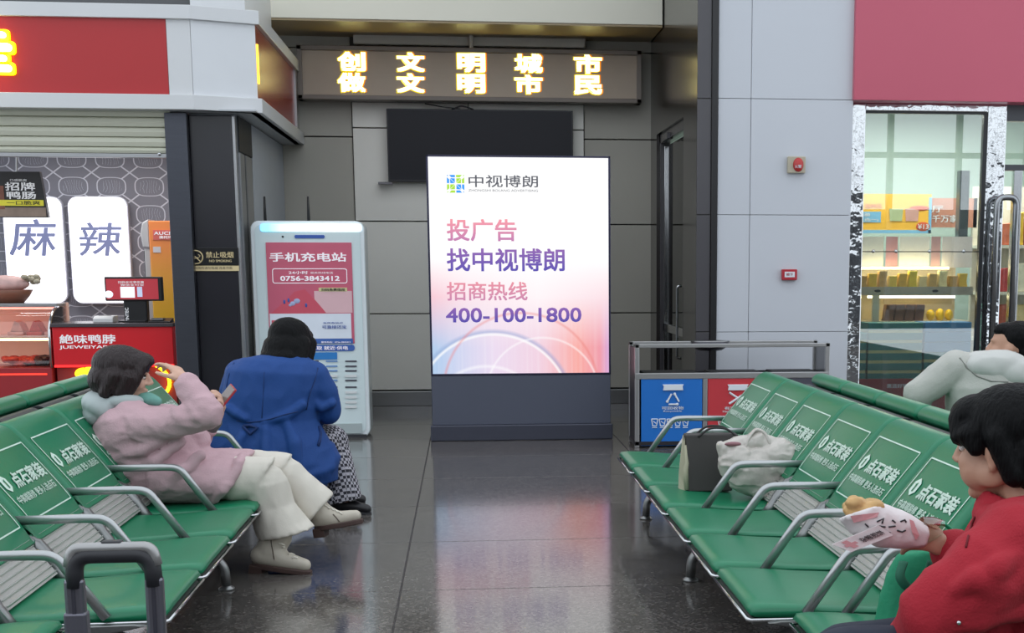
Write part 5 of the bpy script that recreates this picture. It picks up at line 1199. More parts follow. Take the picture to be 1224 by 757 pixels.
g.chain([P(240, 545, Y0 - 0.22), P(218, 562, Y0 - 0.255), P(196, 584, Y0 - 0.24)], [0.024, 0.026, 0.02]); g.chain([P(250, 506, Y0 - 0.33), P(236, 498, Y0 - 0.355), P(228, 486, Y0 - 0.33)], [0.02, 0.022, 0.016]); g.chain([P(226, 508, Y0 - 0.33), P(214, 498, Y0 - 0.335), P(208, 490, Y0 - 0.31)], [0.02, 0.02, 0.014])
g.chain([P(252, 600, Y0 - 0.2), P(268, 585, Y0 - 0.26), P(286, 556, Y0 - 0.2), P(290, 546, Y0 - 0.1)], [0.018, 0.02, 0.02, 0.018])
remeshed('jacket', g, pinkm, pk_, 0.0085, 7, 0.014, 7.0, (1.2, 1.0, 1.9))
g = MB(); g.ell(P(124, 486, Y0), (0.10, 0.15, 0.062), Matrix.Rotation(math.radians(28), 3, 'Y')); g.ell(P(116, 495, Y0), (0.055, 0.13, 0.06)); g.ell(P(150, 480, Y0 - 0.07), (0.085, 0.05, 0.03)); g.ell(P(150, 480, Y0 + 0.07), (0.085, 0.05, 0.03))
remeshed('hood', g, hoodm, pk_, 0.008, 5, 0.008, 9)
g = MB(); g.chain([P(246, 514, Y0 + 0.165), P(256, 504, Y0 + 0.13)], [0.047, 0.04]); remeshed('inner_sleeve', g, mat('dark_cuff', '#5d6160', 0.8), pk_, 0.008, 3)
# hair: bob with a face-framing front
g = MB()
T.ell(g, (-0.02, 0, 0.048), (0.112, 0.092, 0.094), 22); T.ell(g, (-0.065, 0, -0.025), (0.07, 0.088, 0.085)); T.ell(g, (0.045, 0, 0.085), (0.06, 0.07, 0.04))
for s_ in (-1, 1):
    T.cap(g, (0.062, 0.052 * s_, 0.065), 0.026, (0.052, 0.074 * s_, -0.005), 0.022); T.cap(g, (0.052, 0.074 * s_, -0.005), 0.022, (0.036, 0.076 * s_, -0.09), 0.016); T.cap(g, (0.02, 0.08 * s_, 0.0), 0.03, (0.005, 0.08 * s_, -0.085), 0.022); T.cap(g, (-0.03, 0.08 * s_, 0.0), 0.035, (-0.05, 0.075 * s_, -0.09), 0.025)
remeshed('hair', g, hair_dark, pk_, 0.007, 8, 0.004, 26, (1.5, 1.5, 0.35))
g = MB(); T.ell(g, (0.105, 0, -0.095), (0.05, 0.05, 0.035)); T.ell(g, (0.135, 0, -0.098), (0.03, 0.038, 0.027)); remeshed('face_mask', g, mat('teal_mask', '#6fa89c', 0.75, var=0.05), pk_, 0.006, 3)
g = MB(); g.loft([(P(255, 573, 6.98), V((0, 0, pxm(22, Y0))), V((0, 0.09, 0))), (P(280, 572, 6.96), V((0.02, 0, pxm(26, Y0))), V((0, 0.105, 0))), (P(312, 573, 6.96), V((0.07, 0, pxm(25, Y0))), V((0, 0.1, 0)))], 20)
g.chain([P(300, 574, 6.96), P(318, 580, 6.97)], [0.1, 0.1])
g.loft([(P(316, 578, 6.97), V((0.105, 0, 0.02)), V((0, 0.105, 0))), (P(325, 605, 6.98), V((0.105, 0, 0.015)), V((0, 0.1, 0))), (P(336, 628, 6.98), V((0.122, 0, 0.025)), V((0, 0.115, 0))), (P(343, 637, 6.98), V((0.135, 0, 0.028)), V((0, 0.125, 0)))], 20)
g.loft([(P(258, 568, 7.18), V((0, 0, pxm(20, Y0))), V((0, 0.09, 0))), (P(290, 560, 7.18), V((0.02, 0, pxm(22, Y0))), V((0, 0.1, 0))), (P(335, 562, 7.16), V((0.06, 0, pxm(19, Y0))), V((0, 0.095, 0)))], 20)
g.chain([P(328, 564, 7.16), P(343, 570, 7.16)], [0.088, 0.088])
g.loft([(P(342, 570, 7.16), V((0.075, 0, 0.05)), V((0, 0.09, 0))), (P(363, 592, 7.16), V((0.075, 0, 0.06)), V((0, 0.09, 0))), (P(380, 610, 7.16), V((0.078, 0, 0.08)), V((0, 0.1, 0)))], 20)
remeshed('trousers', g, creamm, pk_, 0.0085, 4, 0.009, 6.0, (2.0, 1.2, 0.7))
boot(pk_, 'ankle_boot', ((P(331, 641, 6.97), 0.073), (P(322, 658, 6.96), 0.066)), ((P(312, 664, 6.95), 0.05), (P(338, 670, 6.93), 0.046), (P(364, 676, 6.90), 0.032)), 0.052, bt, sl, 0.05)
boot(pk_, 'ankle_boot', ((P(374, 604, 7.16), 0.062), (P(385, 615, 7.16), 0.058)), ((P(382, 621, 7.16), 0.044), (P(403, 621, 7.14), 0.042), (P(425, 617, 7.12), 0.03)), 0.052, bt, sl, 0.045); mat('boot_lace', '#ded8cc', 0.7)
bpy.context.view_layer.update()
bts = [o for o in pk_.children if o.name.startswith('ankle_boot')]
def on_mesh(ob, px_, py_, lift=0.004):
    dg_ = ORG[ob.name]; d_ = ray(px_, py_).normalized(); ok, loc, nor, _ = ob.ray_cast(CO - dg_, d_)
    return (loc + dg_ + nor * lift, nor) if ok else (None, None)
def seam(name, pts, r, m, par, ob):
    q = [on_mesh(ob, x, y, 0.002)[0] for x, y in pts]; q = [p for p in q if p]
    if len(q) > 1: obj(name, MB().tube(q, r, 6), m, par, smooth=True)
lc = MATS['boot_lace']; zp = mat('boot_zip', '#6a5f55', 0.5)
for k in range(5): seam('lace', [(333 + k * 4, 650 + k * 4.4), (336 + k * 4, 650 + k * 4.1), (340 + k * 4, 652 + k * 4)], 0.0045, lc, bts[0], bts[0])
seam('boot_zip', [(324, 646), (325, 652), (326, 658), (327, 664), (328, 669)], 0.003, zp, bts[0], bts[0])
for k in range(4): seam('lace', [(387 + k * 5, 604 + k * 2.5), (391 + k * 5, 606 + k * 2.3), (394 + k * 5, 609 + k * 2)], 0.004, lc, bts[1], bts[1])
seam('boot_zip', [(398, 615), (402, 619), (406, 624)], 0.003, zp, bts[1], bts[1])
# her phone
pc_ = P(266, 479, Y0 + 0.1)
ph = thing('smartphone', 'smartphone in a red case held up by the woman in pink', 'phone', pc_)
Tp = Fr(pc_, (-0.62, -0.45, 0.55), 1.0, (0.55, 0.0, 0.83))
def tbox(T, x0, x1, y0, y1, z0, z1):
    h = MB().box(x0, x1, y0, y1, z0, z1); return MB().add([T(v.x, v.y, v.z) for v in h.v], h.f)
obj('case', tbox(Tp, -0.006, 0.004, -0.045, 0.045, -0.085, 0.085), mat('phone_red', '#a8303c', 0.4), ph, bevel=0.004)
obj('screen', tbox(Tp, 0.0035, 0.0055, -0.04, 0.04, -0.08, 0.08), mat('phone_screen', '#6d625f', 0.2, emit=0.1), ph)

# ---------------------------------------------------------------- woman in blue
Y1 = 8.42
bl = thing('person', 'woman in a blue coat and checked trousers bent forward, back to the viewer', 'person', V((P(335, 560, Y1).x, Y1, 0)))
bluem = mat('blue_wool', '#0b3f82', 0.75, var=0.08, scale=6, bump=0.2, bscale=140)
chk = bpy.data.materials.new('checked_trousers'); chk.use_nodes = True; N, L = nodes(chk); b = N['Principled BSDF']; b.inputs['Roughness'].default_value = 0.8
tc = N.new('ShaderNodeTexCoord'); mp_ = N.new('ShaderNodeMapping'); mp_.inputs['Rotation'].default_value = (0.4, 0.2, 0.3); L.new(tc.outputs['Object'], mp_.inputs[0])
ck = N.new('ShaderNodeTexChecker'); ck.inputs['Scale'].default_value = 55; ck.inputs[1].default_value = lin('#22212a') + (1,); ck.inputs[2].default_value = lin('#a9a6ae') + (1,); L.new(mp_.outputs[0], ck.inputs[0]); L.new(ck.outputs[0], b.inputs['Base Color'])
T1 = Fr(P(347, 414, Y1 + 0.12), (0.42, 0.80, -0.45), 1.08, (0.1, 0.3, 1), (1.12, 1, 1))
g = MB(); head(g, T1); pel = P(325, 560, Y1)
g.chain([T1(-0.045, 0, -0.16), P(338, 455, Y1 + 0.02), P(328, 510, Y1), pel], [0.06, 0.12, 0.13, 0.15])
kn2a, kn2b = P(396, 528, Y1 + 0.28), P(388, 526, Y1 + 0.5); an2a, an2b = P(412, 592, 8.55), P(404, 588, 8.85)
g.chain([P(345, 552, Y1), kn2a, an2a], [0.1, 0.075, 0.045]); g.chain([P(330, 552, Y1 + 0.15), kn2b, an2b], [0.1, 0.075, 0.045])
ra = [P(374, 450, Y1 + 0.02), P(393, 492, Y1 + 0.05), P(384, 497, Y1 + 0.4)]; la = [P(288, 448, Y1 + 0.05), P(277, 492, Y1 + 0.12), P(310, 497, Y1 + 0.42)]
g.chain([P(350, 446, Y1)] + ra, [0.07, 0.06, 0.045, 0.03]); g.chain([P(320, 446, Y1)] + la, [0.07, 0.06, 0.045, 0.03])
hand(g, ra[2], (-0.4, 0.8, -0.3), (0.2, 0.2, 1), 1.0, (0.4, 0.4, 0.4, 0.4), 1); hand(g, la[2], (0.5, 0.8, -0.3), (0.2, 0.2, 1), 1.0, (0.4, 0.4, 0.4, 0.4), -1)
remeshed('body', g, skin, bl, 0.009, 3)
g = MB(); X_ = (1, 0)
g.loft([sec(342, 424, Y1 + 0.05, 19, 0.08, X_), sec(335, 432, Y1 + 0.03, 44, 0.13, (1, -0.08)), sec(330, 444, Y1 + 0.01, 55, 0.155, (1, -0.06)), sec(325, 472, Y1, 56, 0.165, X_), sec(322, 502, Y1, 55, 0.175, X_), sec(324, 530, Y1, 68, 0.22, X_), sec(327, 552, Y1, 76, 0.25, X_), sec(335, 575, Y1 + 0.02, 66, 0.25, X_)], 28)
g.loft([(P(352, 530, Y1 + 0.03), V((0.22, 0, 0)), V((0, 0.2, 0.02))), (P(357, 548, Y1 + 0.02), V((0.235, 0, 0)), V((0, 0.22, 0.02))), (P(362, 566, Y1 - 0.02), V((0.20, 0, 0.04)), V((0, 0.2, 0))), (P(368, 582, Y1 - 0.02), V((0.13, 0, 0.05)), V((0, 0.16, 0))), (P(374, 595, Y1 - 0.02), V((0.05, 0, 0.02)), V((0, 0.1, 0)))], 20)
g.loft([(P(340, 535, Y1 + 0.1), V((0, 0, 0.14)), V((0.1, 0.2, 0))), (P(375, 530, Y1 + 0.2), V((0, 0, 0.11)), V((0.08, 0.2, 0))), (P(393, 538, Y1 + 0.25), V((0, 0, 0.10)), V((0.05, 0.17, 0)))], 18)
g.chain([P(362, 446, Y1), ra[0], P(386, 470, Y1 + 0.03), ra[1], ra[2]], [0.085, 0.088, 0.08, 0.068, 0.05]); g.chain([P(300, 446, Y1), la[0], P(279, 472, Y1 + 0.08), la[1], la[2]], [0.085, 0.085, 0.075, 0.066, 0.05])
g.chain([P(268, 522, Y1 + 0.02), P(258, 545, Y1 + 0.02)], [0.085, 0.1])
g.chain([P(342, 506, Y1 - 0.165), P(352, 530, Y1 - 0.2), P(354, 562, Y1 - 0.22)], [0.022, 0.034, 0.03]); g.chain([P(290, 520, Y1 - 0.18), P(280, 548, Y1 - 0.22)], [0.024, 0.034]); g.chain([P(318, 512, Y1 - 0.18), P(318, 540, Y1 - 0.225), P(320, 565, Y1 - 0.23)], [0.02, 0.03, 0.03])
g.chain([P(362, 484, Y1 - 0.13), P(340, 499, Y1 - 0.165), P(316, 505, Y1 - 0.17)], [0.02, 0.024, 0.018]); g.chain([P(272, 488, Y1 - 0.12), P(292, 501, Y1 - 0.165)], [0.02, 0.022]); g.chain([P(398, 482, Y1 - 0.03), P(384, 488, Y1 - 0.05), P(374, 478, Y1 - 0.05)], [0.02, 0.022, 0.016])
remeshed('coat', g, bluem, bl, 0.009, 8, 0.012, 5.0, (1.3, 1.0, 1.2))
# coat seams, belt tab and pocket
cyb = Y1 - 0.16
def on_mesh(ob, px_, py_, lift=0.004):
    dg_ = ORG[ob.name]; d_ = ray(px_, py_).normalized(); ok, loc, nor, _ = ob.ray_cast(CO - dg_, d_)
    return (loc + dg_ + nor * lift, nor) if ok else (None, None)
bpy.context.view_layer.update()
coat = [o for o in bl.children if o.name.startswith('coat')][0]
def seam(name, pts, r, m, par, ob):
    q = [on_mesh(ob, x, y, 0.002)[0] for x, y in pts]; q = [p for p in q if p]
    if len(q) > 1: obj(name, MB().tube(q, r, 6), m, par, smooth=True)
bseam = mat('blue_seam', '#0a2c62', 0.8)
seam('armhole_seam', [(380, 440), (376, 455), (371, 468), (368, 480), (366, 490)], 0.0035, bseam, coat, coat); seam('armhole_seam', [(280, 434), (274, 448), (271, 462), (273, 475)], 0.0035, bseam, coat, coat)
seam('waist_seam', [(283, 503), (296, 505), (310, 504), (324, 501), (340, 496), (356, 492)], 0.0035, bseam, coat, coat)
seam('pocket_welt', [(381, 510), (383, 518), (382, 526), (380, 533)], 0.009, bseam, coat, coat); seam('back_seam', [(316, 445), (315, 465), (314, 485), (313, 500)], 0.0018, bseam, coat, coat)
g = MB(); q = [on_mesh(coat, x, y, 0.012)[0] for x, y in ((292, 510), (300, 520), (308, 512), (300, 509), (292, 510))]; q = [p for p in q if p]
if len(q) > 2: obj('belt_loop', MB().tube(q, 0.009, 6), bseam, coat, smooth=True)
g = MB(); T1.ell(g, (-0.02, 0, 0.045), (0.115, 0.096, 0.10), 22); T1.ell(g, (-0.06, 0, -0.035), (0.075, 0.094, 0.09))
for s_ in (-1, 1):
    T1.cap(g, (-0.03, 0.078 * s_, 0.0), 0.044, (-0.035, 0.092 * s_, -0.125), 0.032); T1.cap(g, (0.04, 0.07 * s_, 0.03), 0.04, (0.04, 0.088 * s_, -0.14), 0.02)
T1.ell(g, (-0.08, 0, -0.10), (0.05, 0.095, 0.055)); T1.ell(g, (0.05, 0, 0.085), (0.06, 0.07, 0.04))
remeshed('hair', g, hair_black, bl, 0.008, 8, 0.004, 24, (1.5, 1.5, 0.35))
g = MB(); g.chain([P(345, 550, Y1), kn2a], [0.12, 0.1]); g.chain([P(335, 550, Y1 + 0.15), kn2b], [0.12, 0.1])
g.loft([(kn2a + V((0, 0, -0.02)), V((0.1, 0, 0)), V((0, 0.1, 0))), (P(408, 560, 8.62), V((0.075, 0, 0)), V((0, 0.085, 0))), (P(408, 599, 8.57), V((0.118, 0, 0.02)), V((0, 0.1, 0)))], 18)
g.loft([(kn2b + V((0, 0, -0.02)), V((0.1, 0, 0)), V((0, 0.1, 0))), (P(400, 560, 8.9), V((0.075, 0, 0)), V((0, 0.085, 0))), (P(402, 588, 8.88), V((0.11, 0, 0)), V((0, 0.1, 0)))], 18)
remeshed('trousers', g, chk, bl, 0.009, 3, 0.005, 8)
bs = mat('black_shoe', '#17171b', 0.4, var=0.1)
boot(bl, 'shoe', ((P(404, 600, 8.6), 0.05), (P(405, 603, 8.6), 0.05)), ((P(404, 604, 8.6), 0.042), (P(422, 606, 8.58), 0.04), (P(438, 609, 8.56), 0.03)), 0.047, bs, mat('black_sole', '#232327', 0.6), None, mat('white_marks', '#b9b9bd', 0.5))
boot(bl, 'shoe', ((P(402, 590, 8.9), 0.05), (P(403, 593, 8.9), 0.05)), ((P(403, 594, 8.9), 0.042), (P(418, 595, 8.9), 0.04), (P(432, 597, 8.9), 0.03)), 0.047, bs, MATS['black_sole'], None, MATS['white_marks'])

# ---------------------------------------------------------------- woman in red
Y2 = 3.45
rd = thing('person', 'woman in a red fleece jacket holding a wrapped pancake at the right edge', 'person', V((1.4, Y2, 0)))
redm = mat('red_fleece', '#a3182a', 0.85, var=0.06, scale=5, bump=0.25, bscale=140); jean = mat('dark_jeans', '#232a3a', 0.8, var=0.1, scale=10)
T2 = Fr(P(1201, 535, Y2), (-0.74, 0.65, -0.14), 1.09, (0, 0, 1), (1.1, 1, 1))
g = MB(); head(g, T2)
T2.ell(g, (0.045, -0.03, -0.045), (0.04, 0.035, 0.045)); T2.ell(g, (0.045, 0.03, -0.045), (0.045, 0.038, 0.048)); T2.ell(g, (0.045, 0, -0.088), (0.04, 0.04, 0.028))
g.chain([T2(-0.04, 0, -0.15), P(1225, 660, Y2), P(1250, 760, Y2 - 0.05)], [0.06, 0.13, 0.15])
fa = [P(1205, 640, Y2 + 0.2), P(1172, 690, Y2 + 0.22), P(1136, 655, Y2 + 0.2)]
g.chain([P(1220, 640, Y2 + 0.1)] + fa, [0.07, 0.055, 0.045, 0.03])
hand(g, fa[2], P(1100, 640, Y2 + 0.19) - fa[2], (0.15, -0.75, 0.6), 1.05, (0.5, 0.55, 0.6, 0.65), 1, 0.05, 0.5)
na = [P(1224, 650, Y2 - 0.22), P(1118, 738, Y2 - 0.24), P(1075, 800, Y2 + 0.05)]
g.chain([P(1230, 640, Y2 - 0.1)] + na, [0.07, 0.055, 0.045, 0.03]); hand(g, na[2], (-0.6, 0.8, 0), (0, 0, 1), 1.0, (0.4, 0.4, 0.4, 0.4), -1)
kA, kB = P(1010, 796, Y2 - 0.12), P(1010, 790, Y2 + 0.12); hA, hB = V((1.5, Y2 - 0.12, 0.45)), V((1.5, Y2 + 0.12, 0.45))
aA, aB = V((0.80, Y2 - 0.12, 0.10)), V((0.80, Y2 + 0.12, 0.10))
g.chain([hA, kA, aA], [0.1, 0.075, 0.045]); g.chain([hB, kB, aB], [0.1, 0.075, 0.045])
remeshed('body', g, skin2, rd, 0.006, 3)
eyes(T2, rd, skin2)
g = MB()
hy_ = P(1250, 760, Y2)
g.loft([(V((1.5, Y2, 0.42)), V((0.2, 0, 0)), V((0, 0.24, 0))), (P(1240, 740, Y2), V((0.2, 0, 0.02)), V((0, 0.25, 0))), (P(1236, 690, Y2), V((0.17, 0, 0.02)), V((0, 0.26, 0))), (P(1228, 645, Y2), V((0.13, 0, 0.02)), V((0, 0.25, 0))), (P(1220, 628, Y2), V((0.095, 0, 0.0)), V((0, 0.17, 0))), (P(1212, 612, Y2), V((0.09, 0, -0.03)), V((0, 0.09, 0))), (P(1212, 600, Y2), V((0.085, 0, -0.035)), V((0, 0.085, 0)))], 26)
g.chain([P(1220, 642, Y2 + 0.12), P(1200, 650, Y2 + 0.22), P(1170, 688, Y2 + 0.22)], [0.1, 0.095, 0.08]); g.cap(P(1170, 688, Y2 + 0.22), 0.075, P(1140, 660, Y2 + 0.2), 0.052)
g.chain([P(1225, 645, Y2 - 0.12), P(1222, 655, Y2 - 0.22), P(1172, 695, Y2 - 0.25), P(1118, 736, Y2 - 0.24)], [0.11, 0.105, 0.1, 0.085]); g.cap(P(1118, 736, Y2 - 0.24), 0.085, P(1078, 792, Y2 + 0.02), 0.06)
g.chain([P(1200, 660, Y2 - 0.05), P(1170, 720, Y2 - 0.05), P(1165, 770, Y2 - 0.05)], [0.1, 0.13, 0.15])
g.chain([P(1204, 704, Y2 - 0.33), P(1166, 692, Y2 - 0.34), P(1142, 706, Y2 - 0.32)], [0.02, 0.024, 0.016]); g.chain([P(1230, 722, Y2 - 0.28), P(1184, 737, Y2 - 0.31), P(1142, 748, Y2 - 0.31)], [0.022, 0.028, 0.02]); g.chain([P(1216, 664, Y2 - 0.32), P(1190, 682, Y2 - 0.345), P(1176, 704, Y2 - 0.34)], [0.018, 0.022, 0.016])
g.chain([P(1176, 612, Y2 + 0.0), P(1184, 620, Y2 - 0.09), P(1214, 626, Y2 - 0.11)], [0.022, 0.022, 0.02])
remeshed('jacket', g, redm, rd, 0.0085, 8, 0.02, 5.0, (1.6, 1.0, 1.2))
jk = [o for o in rd.children if o.name.startswith('jacket')][0]
seam('front_seam', [(1166, 618), (1162, 628), (1158, 642), (1155, 655)], 0.003, mat('red_seam', '#6d0f1c', 0.8), jk, jk)
p_, _n = on_mesh(jk, 1146, 744, 0.003)
if p_: obj('stud', MB().ell(p_, 0.006, None, 10, 6), chrome, jk, smooth=True)
g = MB(); T2.ell(g, (-0.022, 0, 0.05), (0.114, 0.092, 0.094), 22); T2.ell(g, (-0.07, 0, -0.02), (0.07, 0.086, 0.09)); T2.ell(g, (0.05, 0, 0.082), (0.055, 0.072, 0.045))
for s_ in (-1, 1):
    T2.cap(g, (0.07, 0.04 * s_, 0.075), 0.028, (0.068, 0.062 * s_, 0.035), 0.02); T2.cap(g, (0.04, 0.07 * s_, 0.04), 0.028, (0.03, 0.079 * s_, 0.005), 0.016); T2.cap(g, (-0.02, 0.075 * s_, 0.03), 0.03, (-0.045, 0.07 * s_, -0.06), 0.026)
T2.cap(g, (-0.08, 0, -0.06), 0.05, (-0.1, 0, -0.16), 0.04)
T2.cap(g, (0.085, 0, 0.07), 0.022, (0.086, -0.02, 0.045), 0.014); T2.cap(g, (0.085, 0.02, 0.07), 0.022, (0.084, 0.035, 0.042), 0.014)
remeshed('hair', g, hair_black, rd, 0.006, 4, 0.003, 30, (1.5, 1.5, 0.35))
g = MB(); g.chain([hA, kA, aA], [0.12, 0.095, 0.075]); g.chain([hB, kB, aB], [0.12, 0.095, 0.075]); remeshed('jeans', g, jean, rd, 0.01, 3, 0.005, 9)
for yy in (-0.12, 0.12):
    boot(rd, 'shoe', ((V((0.80, Y2 + yy, 0.12)), 0.05), (V((0.80, Y2 + yy, 0.08)), 0.05)), ((V((0.80, Y2 + yy, 0.055)), 0.042), (V((0.70, Y2 + yy, 0.052)), 0.04), (V((0.61, Y2 + yy, 0.042)), 0.03)), 0.046, bs, MATS['black_sole'])

# ---------------------------------------------------------------- person in the pale hoodie
Y3 = 6.95
hd_ = thing('person', 'person in a pale grey hoodie sitting beyond the right bench backs', 'person', V((P(1170, 480, Y3).x, Y3, 0)))
hm = mat('pale_hoodie', '#b7b7b0', 0.85, var=0.05, scale=6, bump=0.2, bscale=120)
T3 = Fr(P(1208, 416, Y3), (-0.86, 0.48, 0.05), 0.98, (0, 0, 1), (1.1, 1, 1))
g = MB(); head(g, T3); g.chain([T3(-0.045, 0, -0.15), P(1185, 455, Y3), P(1180, 520, Y3), P(1180, 570, Y3)], [0.06, 0.13, 0.14, 0.15])
l1 = [P(1142, 440, Y3 - 0.02), P(1098, 470, Y3 + 0.02), P(1092, 515, Y3 + 0.2)]; r1 = [P(1232, 445, Y3 + 0.1), P(1250, 500, Y3 + 0.15), P(1210, 530, Y3 + 0.4)]
g.chain([P(1165, 440, Y3)] + l1, [0.07, 0.055, 0.045, 0.03]); g.chain([P(1210, 445, Y3)] + r1, [0.07, 0.055, 0.045, 0.03])
hand(g, l1[2], (0.1, 0.5, -0.8), (-1, 0, 0), 1.0, (0.3,) * 4, 1); hand(g, r1[2], (-0.5, 0.7, -0.3), (0, 0, 1), 1.0, (0.3,) * 4, -1)
bx_ = P(1180, 560, Y3).x
kk1, kk2 = V((bx_ + 0.32, Y3 + 0.3, 0.42)), V((bx_ + 0.36, Y3 + 0.08, 0.42))
g.chain([V((bx_, Y3 + 0.1, 0.45)), kk1, kk1 + V((0.05, 0.05, -0.36))], [0.1, 0.075, 0.045]); g.chain([V((bx_, Y3 - 0.08, 0.45)), kk2, kk2 + V((0.05, 0.0, -0.36))], [0.1, 0.075, 0.045])
remeshed('body', g, skin2, hd_, 0.009, 3)
g = MB(); g.loft([sec(1180, 575, Y3, 45, 0.2, X_), sec(1178, 530, Y3, 48, 0.2, X_), sec(1180, 490, Y3, 50, 0.2, X_), sec(1182, 462, Y3, 54, 0.19, X_), sec(1184, 440, Y3, 50, 0.17, X_), sec(1190, 428, Y3, 34, 0.13, X_), sec(1196, 420, Y3, 20, 0.09, X_)], 26)
g.chain([P(1160, 446, Y3), l1[0], P(1120, 455, Y3), l1[1], l1[2]], [0.1, 0.088, 0.078, 0.072, 0.055]); g.chain([P(1215, 448, Y3), r1[0], r1[1], r1[2]], [0.1, 0.09, 0.07, 0.05])
remeshed('hoodie', g, hm, hd_, 0.009, 6, 0.009, 6, (1.3, 1, 1.2))
hdm = [o for o in hd_.children if o.name.startswith('hoodie')][0]
g = MB(); g.ell(P(1192, 437, Y3 - 0.10), (0.155, 0.09, 0.075)); g.ell(P(1212, 445, Y3 - 0.13), (0.10, 0.07, 0.065)); g.ell(P(1178, 428, Y3 - 0.05), (0.09, 0.08, 0.035)); remeshed('hood', g, mat('hood_inner', '#c4c4c0', 0.8, var=0.05), hd_, 0.008, 5, 0.009, 9)
seam('hood_seam', [(1147, 428), (1156, 440), (1168, 450), (1185, 456), (1205, 457)], 0.004, mat('hoodie_seam', '#85857f', 0.8), hdm, hdm)
g = MB(); T3.ell(g, (-0.035, 0, 0.055), (0.09, 0.085, 0.083), 20); T3.ell(g, (0.03, 0, 0.085), (0.055, 0.066, 0.04)); T3.ell(g, (-0.075, 0, -0.01), (0.045, 0.07, 0.07)); remeshed('hair', g, hair_black, hd_, 0.008, 4, 0.003, 30)
g = MB(); g.chain([V((bx_, Y3 + 0.1, 0.45)), kk1, kk1 + V((0.05, 0.05, -0.33))], [0.12, 0.09, 0.07]); g.chain([V((bx_, Y3 - 0.08, 0.45)), kk2, kk2 + V((0.05, 0.0, -0.33))], [0.12, 0.09, 0.07]); remeshed('trousers', g, jean, hd_, 0.011, 3)
for q in (kk1 + V((0.05, 0.05, -0.36)), kk2 + V((0.05, 0, -0.36))):
    boot(hd_, 'shoe', ((q + V((0, 0, 0.06)), 0.05), (q + V((0, 0, 0.02)), 0.05)), ((V((q.x, q.y, 0.055)), 0.042), (V((q.x + 0.1, q.y, 0.052)), 0.04), (V((q.x + 0.18, q.y, 0.042)), 0.03)), 0.046, bs, MATS['black_sole'])

# ================================================================== bags, food, suitcase
# grey paper tote
YB = 6.98
zt_ = SH - 0.012
tb = thing('paper_tote', 'dark grey paper tote bag with a cream gusset on the right bench', 'bag', V((P(845, 585, YB).x, YB + 0.1, zt_)))
tm = mat('tote_charcoal', '#3d3a39', 0.7, var=0.06, bump=0.1, bscale=20); tcm = mat('tote_cream', '#aaa78f', 0.7, var=0.08)
a0 = P(820, 580, YB); a1 = P(868, 586, YB); t0 = P(821, 521, YB); t1 = P(884, 520, YB); dp = 0.15
def hexa(c8): return MB().add(c8, [(0, 3, 2, 1), (4, 5, 6, 7), (0, 1, 5, 4), (1, 2, 6, 5), (2, 3, 7, 6), (3, 0, 4, 7)])
x0b, x1b = a0.x + 0.005, a1.x + 0.03; x0t, x1t = t0.x, t1.x
g = hexa([(x0b, YB, zt_), (x1b, YB, zt_), (x1b, YB + dp, zt_), (x0b, YB + dp, zt_), (x0t, YB + 0.03, t0.z), (x1t, YB + 0.03, t0.z), (x1t, YB + dp - 0.03, t0.z), (x0t, YB + dp - 0.03, t0.z)])
body = obj('bag_body', g, tm, tb, bevel=0.006)
zm = (zt_ + t0.z) / 2
g = MB().add([(x0b - 0.004, YB + 0.005, zt_), (x0t - 0.004, YB + 0.035, t0.z - 0.01), (x0t + 0.02, YB + dp / 2, t0.z - 0.01), (x0b - 0.03, YB + dp / 2, zm - 0.05), (x0t - 0.004, YB + dp - 0.035, t0.z - 0.01), (x0b - 0.004, YB + dp - 0.005, zt_), (x0b - 0.035, YB + dp / 2 - 0.02, zt_ + 0.01)],
             [(0, 3, 1), (1, 3, 2), (2, 3, 4), (3, 5, 4), (0, 6, 3), (6, 5, 3)])
obj('gusset', g, tcm, tb)
obj('front_edge', MB().tube([(x0b - 0.002, YB + 0.004, zt_ + 0.01), (x0b - 0.006, YB + 0.01, zm - 0.03), (x0b + 0.002, YB + 0.02, zm), (x0t - 0.002, YB + 0.03, t0.z - 0.05)], [0.012, 0.014, 0.01, 0.006], 6), tcm, tb, smooth=True)
for yy in (YB + 0.028, YB + dp - 0.028):
    obj('handle', MB().tube(bez([(x0t + 0.06, yy, t0.z - 0.01), (x0t + 0.12, yy, t0.z + 0.03), (x0t + 0.2, yy + 0.01, t0.z + 0.025), (x0t + 0.25, yy, t0.z - 0.01)], 5), 0.006, 6), mat('tote_cord', '#2c2a2a', 0.7), tb, smooth=True)
# white plastic bag
YP = 6.80
pb = thing('plastic_bag', 'crumpled white plastic carrier bag with looped handles on the right bench', 'bag', V((P(905, 590, YP).x, YP, zt_)))
pm_ = mat('thin_white_plastic', '#c0b9b2', 0.28, var=0.15, scale=9, bump=0.5, bscale=22, spec=0.6)
g = MB(); g.ell(P(905, 562, YP), (0.155, 0.12, 0.125)); g.ell(P(925, 553, YP), (0.125, 0.11, 0.115)); g.ell(P(884, 553, YP), (0.10, 0.1, 0.095)); g.ell(P(912, 580, YP), (0.12, 0.10, 0.06))
g.cap(P(872, 540, YP), 0.05, P(905, 530, YP), 0.05); g.cap(P(905, 530, YP), 0.055, P(940, 545, YP), 0.06); g.cap(P(862, 534, YP), 0.02, P(885, 560, YP), 0.06)
bo = remeshed('bag_body', g, pm_, pb, 0.005, 2, 0.016, 11, (1.0, 1.0, 1.3))
for dy in (-0.035, 0.035):
    obj('handle', MB().tube(bez([P(890, 535, YP + dy), P(896, 522, YP + dy), P(903, 515, YP + dy * 0.4), P(913, 519, YP + dy * 0.5), P(919, 530, YP + dy), P(922, 539, YP + dy)], 5), [0.03, 0.028, 0.024, 0.022, 0.018, 0.016, 0.016, 0.016, 0.016, 0.016, 0.018, 0.02], 8, 0.5), pm_, pb, smooth=True)
